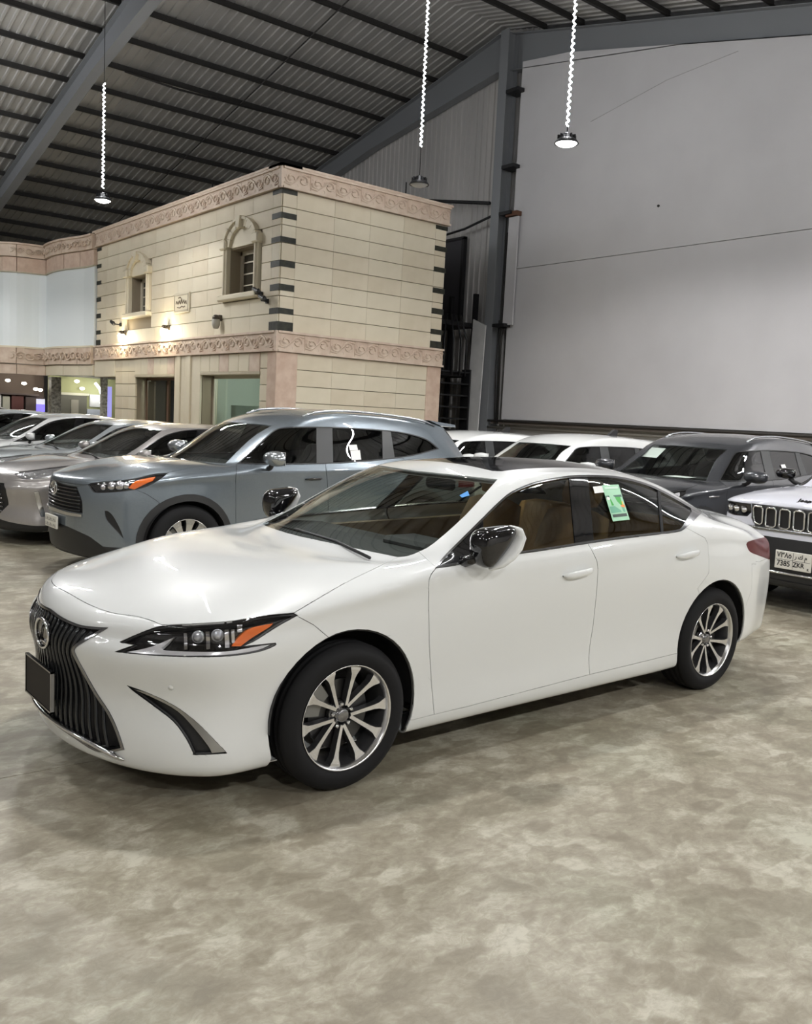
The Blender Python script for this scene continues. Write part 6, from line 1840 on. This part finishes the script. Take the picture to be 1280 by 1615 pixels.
    # plate
    m = MB(); m.bbox(-.992, -.972, -.175, .175, .42, .59, .004); pl = m.build('number_plate', [PLATE_WHITE], car)
    m = MB(); m.bbox(-.98, -.93, -.10, .10, .44, .56, .004); m.build('plate_bracket', [BLACK], pl)
    M_ = Matrix.Rotation(-math.pi/2, 4, 'Z') @ Matrix.Rotation(math.pi/2, 4, 'X')
    for tx, yy_, z, s in (('٧٣٨٥', .085, .548, .070), ('ر ك م', -.075, .550, .055), ('7385', .088, .470, .072), ('ZKR', -.058, .472, .062), ('K', -.150, .445, .03)):
        me = text_mesh(tx, s, INK, 'plate_text', .0006, .0012, sx=.92); me.transform(Matrix.Translation((-.9935, yy_, z)) @ M_); link('plate_text', me, pl)
    m = MB(); m.box(-.9932, -.992, -.165, .165, .507, .510); m.box(-.9932, -.992, -.002, .001, .43, .58); m.build('plate_rule', [INK], pl)
    # hood lettering
    loc, n, i, d = B.bvh.ray_cast(Vector((-.84, 0, 3)), Vector((0, 0, -1)))
    me = text_mesh('Jeep', .075, BLACK_GLOSS, 'hood_lettering', .003, .003)
    tilt = math.atan2(.075, .3)
    me.transform(Matrix.Translation((-.865, 0, loc.z-.002)) @ Matrix.Rotation(-math.pi/2, 4, 'Z') @ Matrix.Rotation(.55, 4, 'X')); link('hood_lettering', me, car)
    for sd in (-1, 1): simple_mirror(car, .80, .97, 1.24, sd, BLACK_GLOSS, .95)
    for x in (0, 2.85):
        for sd in (-1, 1): make_wheel(car, (x, sd*.81, .375), .375, .25, .245, 's10', 0, sd)
    wells(car, (0, 2.85), .413, .93, .62, .375)
    m = MB(); m.box(-.75, 3.7, -.60, .60, .25, .33); m.build('underbody', [BLACK], car)
    make_cabin(car, .90, 1.1, .84, 3.5, 1.66, LEATHER_BLACK, 2, dash_z=1.10, floor=.36)
    for sd in (-1, 1):
        m = MB(); m.tube([(.30, sd*.2, 1.165), (.45, sd*.45, 1.17)], .009, 6); m.build('wiper', [BLACK], car)
    return car

# ------------------------------------------------------------------ put the cars in place
sedan, SB = build_sedan()
suv, _ = build_suv()
cross = build_crossover(*SEDAN_OUTLINES['SURF']); cross.scale = (.9, 1, 1)
jeep = build_jeep()
def clone(src, name, loc, label, group, mp, scale=(1, 1, 1), rz=0.0):
    c = copy_tree(src)
    c.name = name; c.location = loc; c.scale = scale; c.rotation_euler = (0, 0, rz)
    props(c, label, 'car', group); repaint(c, mp)
    if group == ROW_A:
        for ch in list(c.children):
            if ch.name.startswith('antenna_fin'): bpy.data.objects.remove(ch)
    return c
ROW_A, ROW_B = 'cars parked in the row beside the stone building', 'cars parked along the white wall'
PW = car_paint('plain_white_paint', (.74, .75, .74), 0, .3); PS = car_paint('pale_silver_paint', (.46, .50, .52), .5, .3, 1); PD = car_paint('black_paint', (.02, .021, .024), .2, .25)
PG = car_paint('dark_grey_paint', (.042, .045, .052), .35, .28, 1)
sb = 'silver_beige_paint'
clone(cross, 'saloon_car', (1.60, 9.55, 0), 'pale silver saloon car third from the front of the row', ROW_A, {sb: PS}, (.9, 1, .985))
clone(cross, 'saloon_car', (1.34, 11.75, 0), 'white saloon car with white wing mirror fourth in the row', ROW_A, {sb: PW}, (.9, 1, 1.0))
clone(cross, 'saloon_car', (1.0, 14.1, 0), 'pale grey saloon car between the white and the black one in the row', ROW_A, {sb: PS}, (.9, 1, 1))
clone(cross, 'saloon_car', (0.6, 16.5, 0), 'black saloon car furthest along the row by the showroom', ROW_A, {sb: PD}, (.9, 1, 1.06))
for loc, sc, lab in (((7.07, 5.42, 0), .90, 'white SUV with black roof fin beside the dark grey SUV'), ((7.09, 7.95, 0), .87, 'white SUV with black roof fin nearest the stone building')):
    w = clone(suv, 'suv', loc, lab, ROW_B, {'blue_grey_paint': PW, 'mirror_silver': PW}, (1, 1, sc))
    for ch in [q for q in w.children_recursive if q.name.startswith(('roof_rail', 'window_paper', 'plate_text'))]: bpy.data.objects.remove(ch)
    m = MB(); m.prism([(2.58, 1.67), (2.84, 1.65), (2.86, 1.80), (2.78, 1.81)], -.025, .025, 'y'); m.build('antenna_fin', [BLACK], w)
dk = clone(suv, 'suv', (6.70, 2.60, 0), 'dark grey SUV with papers behind its windscreen', ROW_B, {'blue_grey_paint': PG, 'mirror_silver': PG, 'amber_lens': LAMP_GREY}, (1, 1, .97))
for ch in [q for q in dk.children_recursive if q.name.startswith('plate_text')]: bpy.data.objects.remove(ch)
for ch in list(cross.children):
    if ch.name.startswith('antenna_fin'): bpy.data.objects.remove(ch)
m = MB(); m.add([(.62, -.30, 1.122), (.62, .05, 1.122), (.95, .08, 1.125), (.95, -.27, 1.125)], [(0, 1, 2, 3)]); m.build('dashboard_paper', [PAPER], dk, fix=False)
m = MB(); m.add([(.86, .32, 1.34), (.86, .56, 1.34), (1.02, .52, 1.47), (1.02, .30, 1.47)], [(0, 1, 2, 3)]); m.build('windscreen_paper', [PAPER], dk, fix=False)
m = MB(); m.bbox(.95, 1.03, -.955, -.945, 1.0, 1.02, .003) if False else m.tube([(.12, -.945, .955), (.20, -.952, .96), (.30, -.953, .96)], .012, 6); m.build('fender_trim', [CHROME], dk)
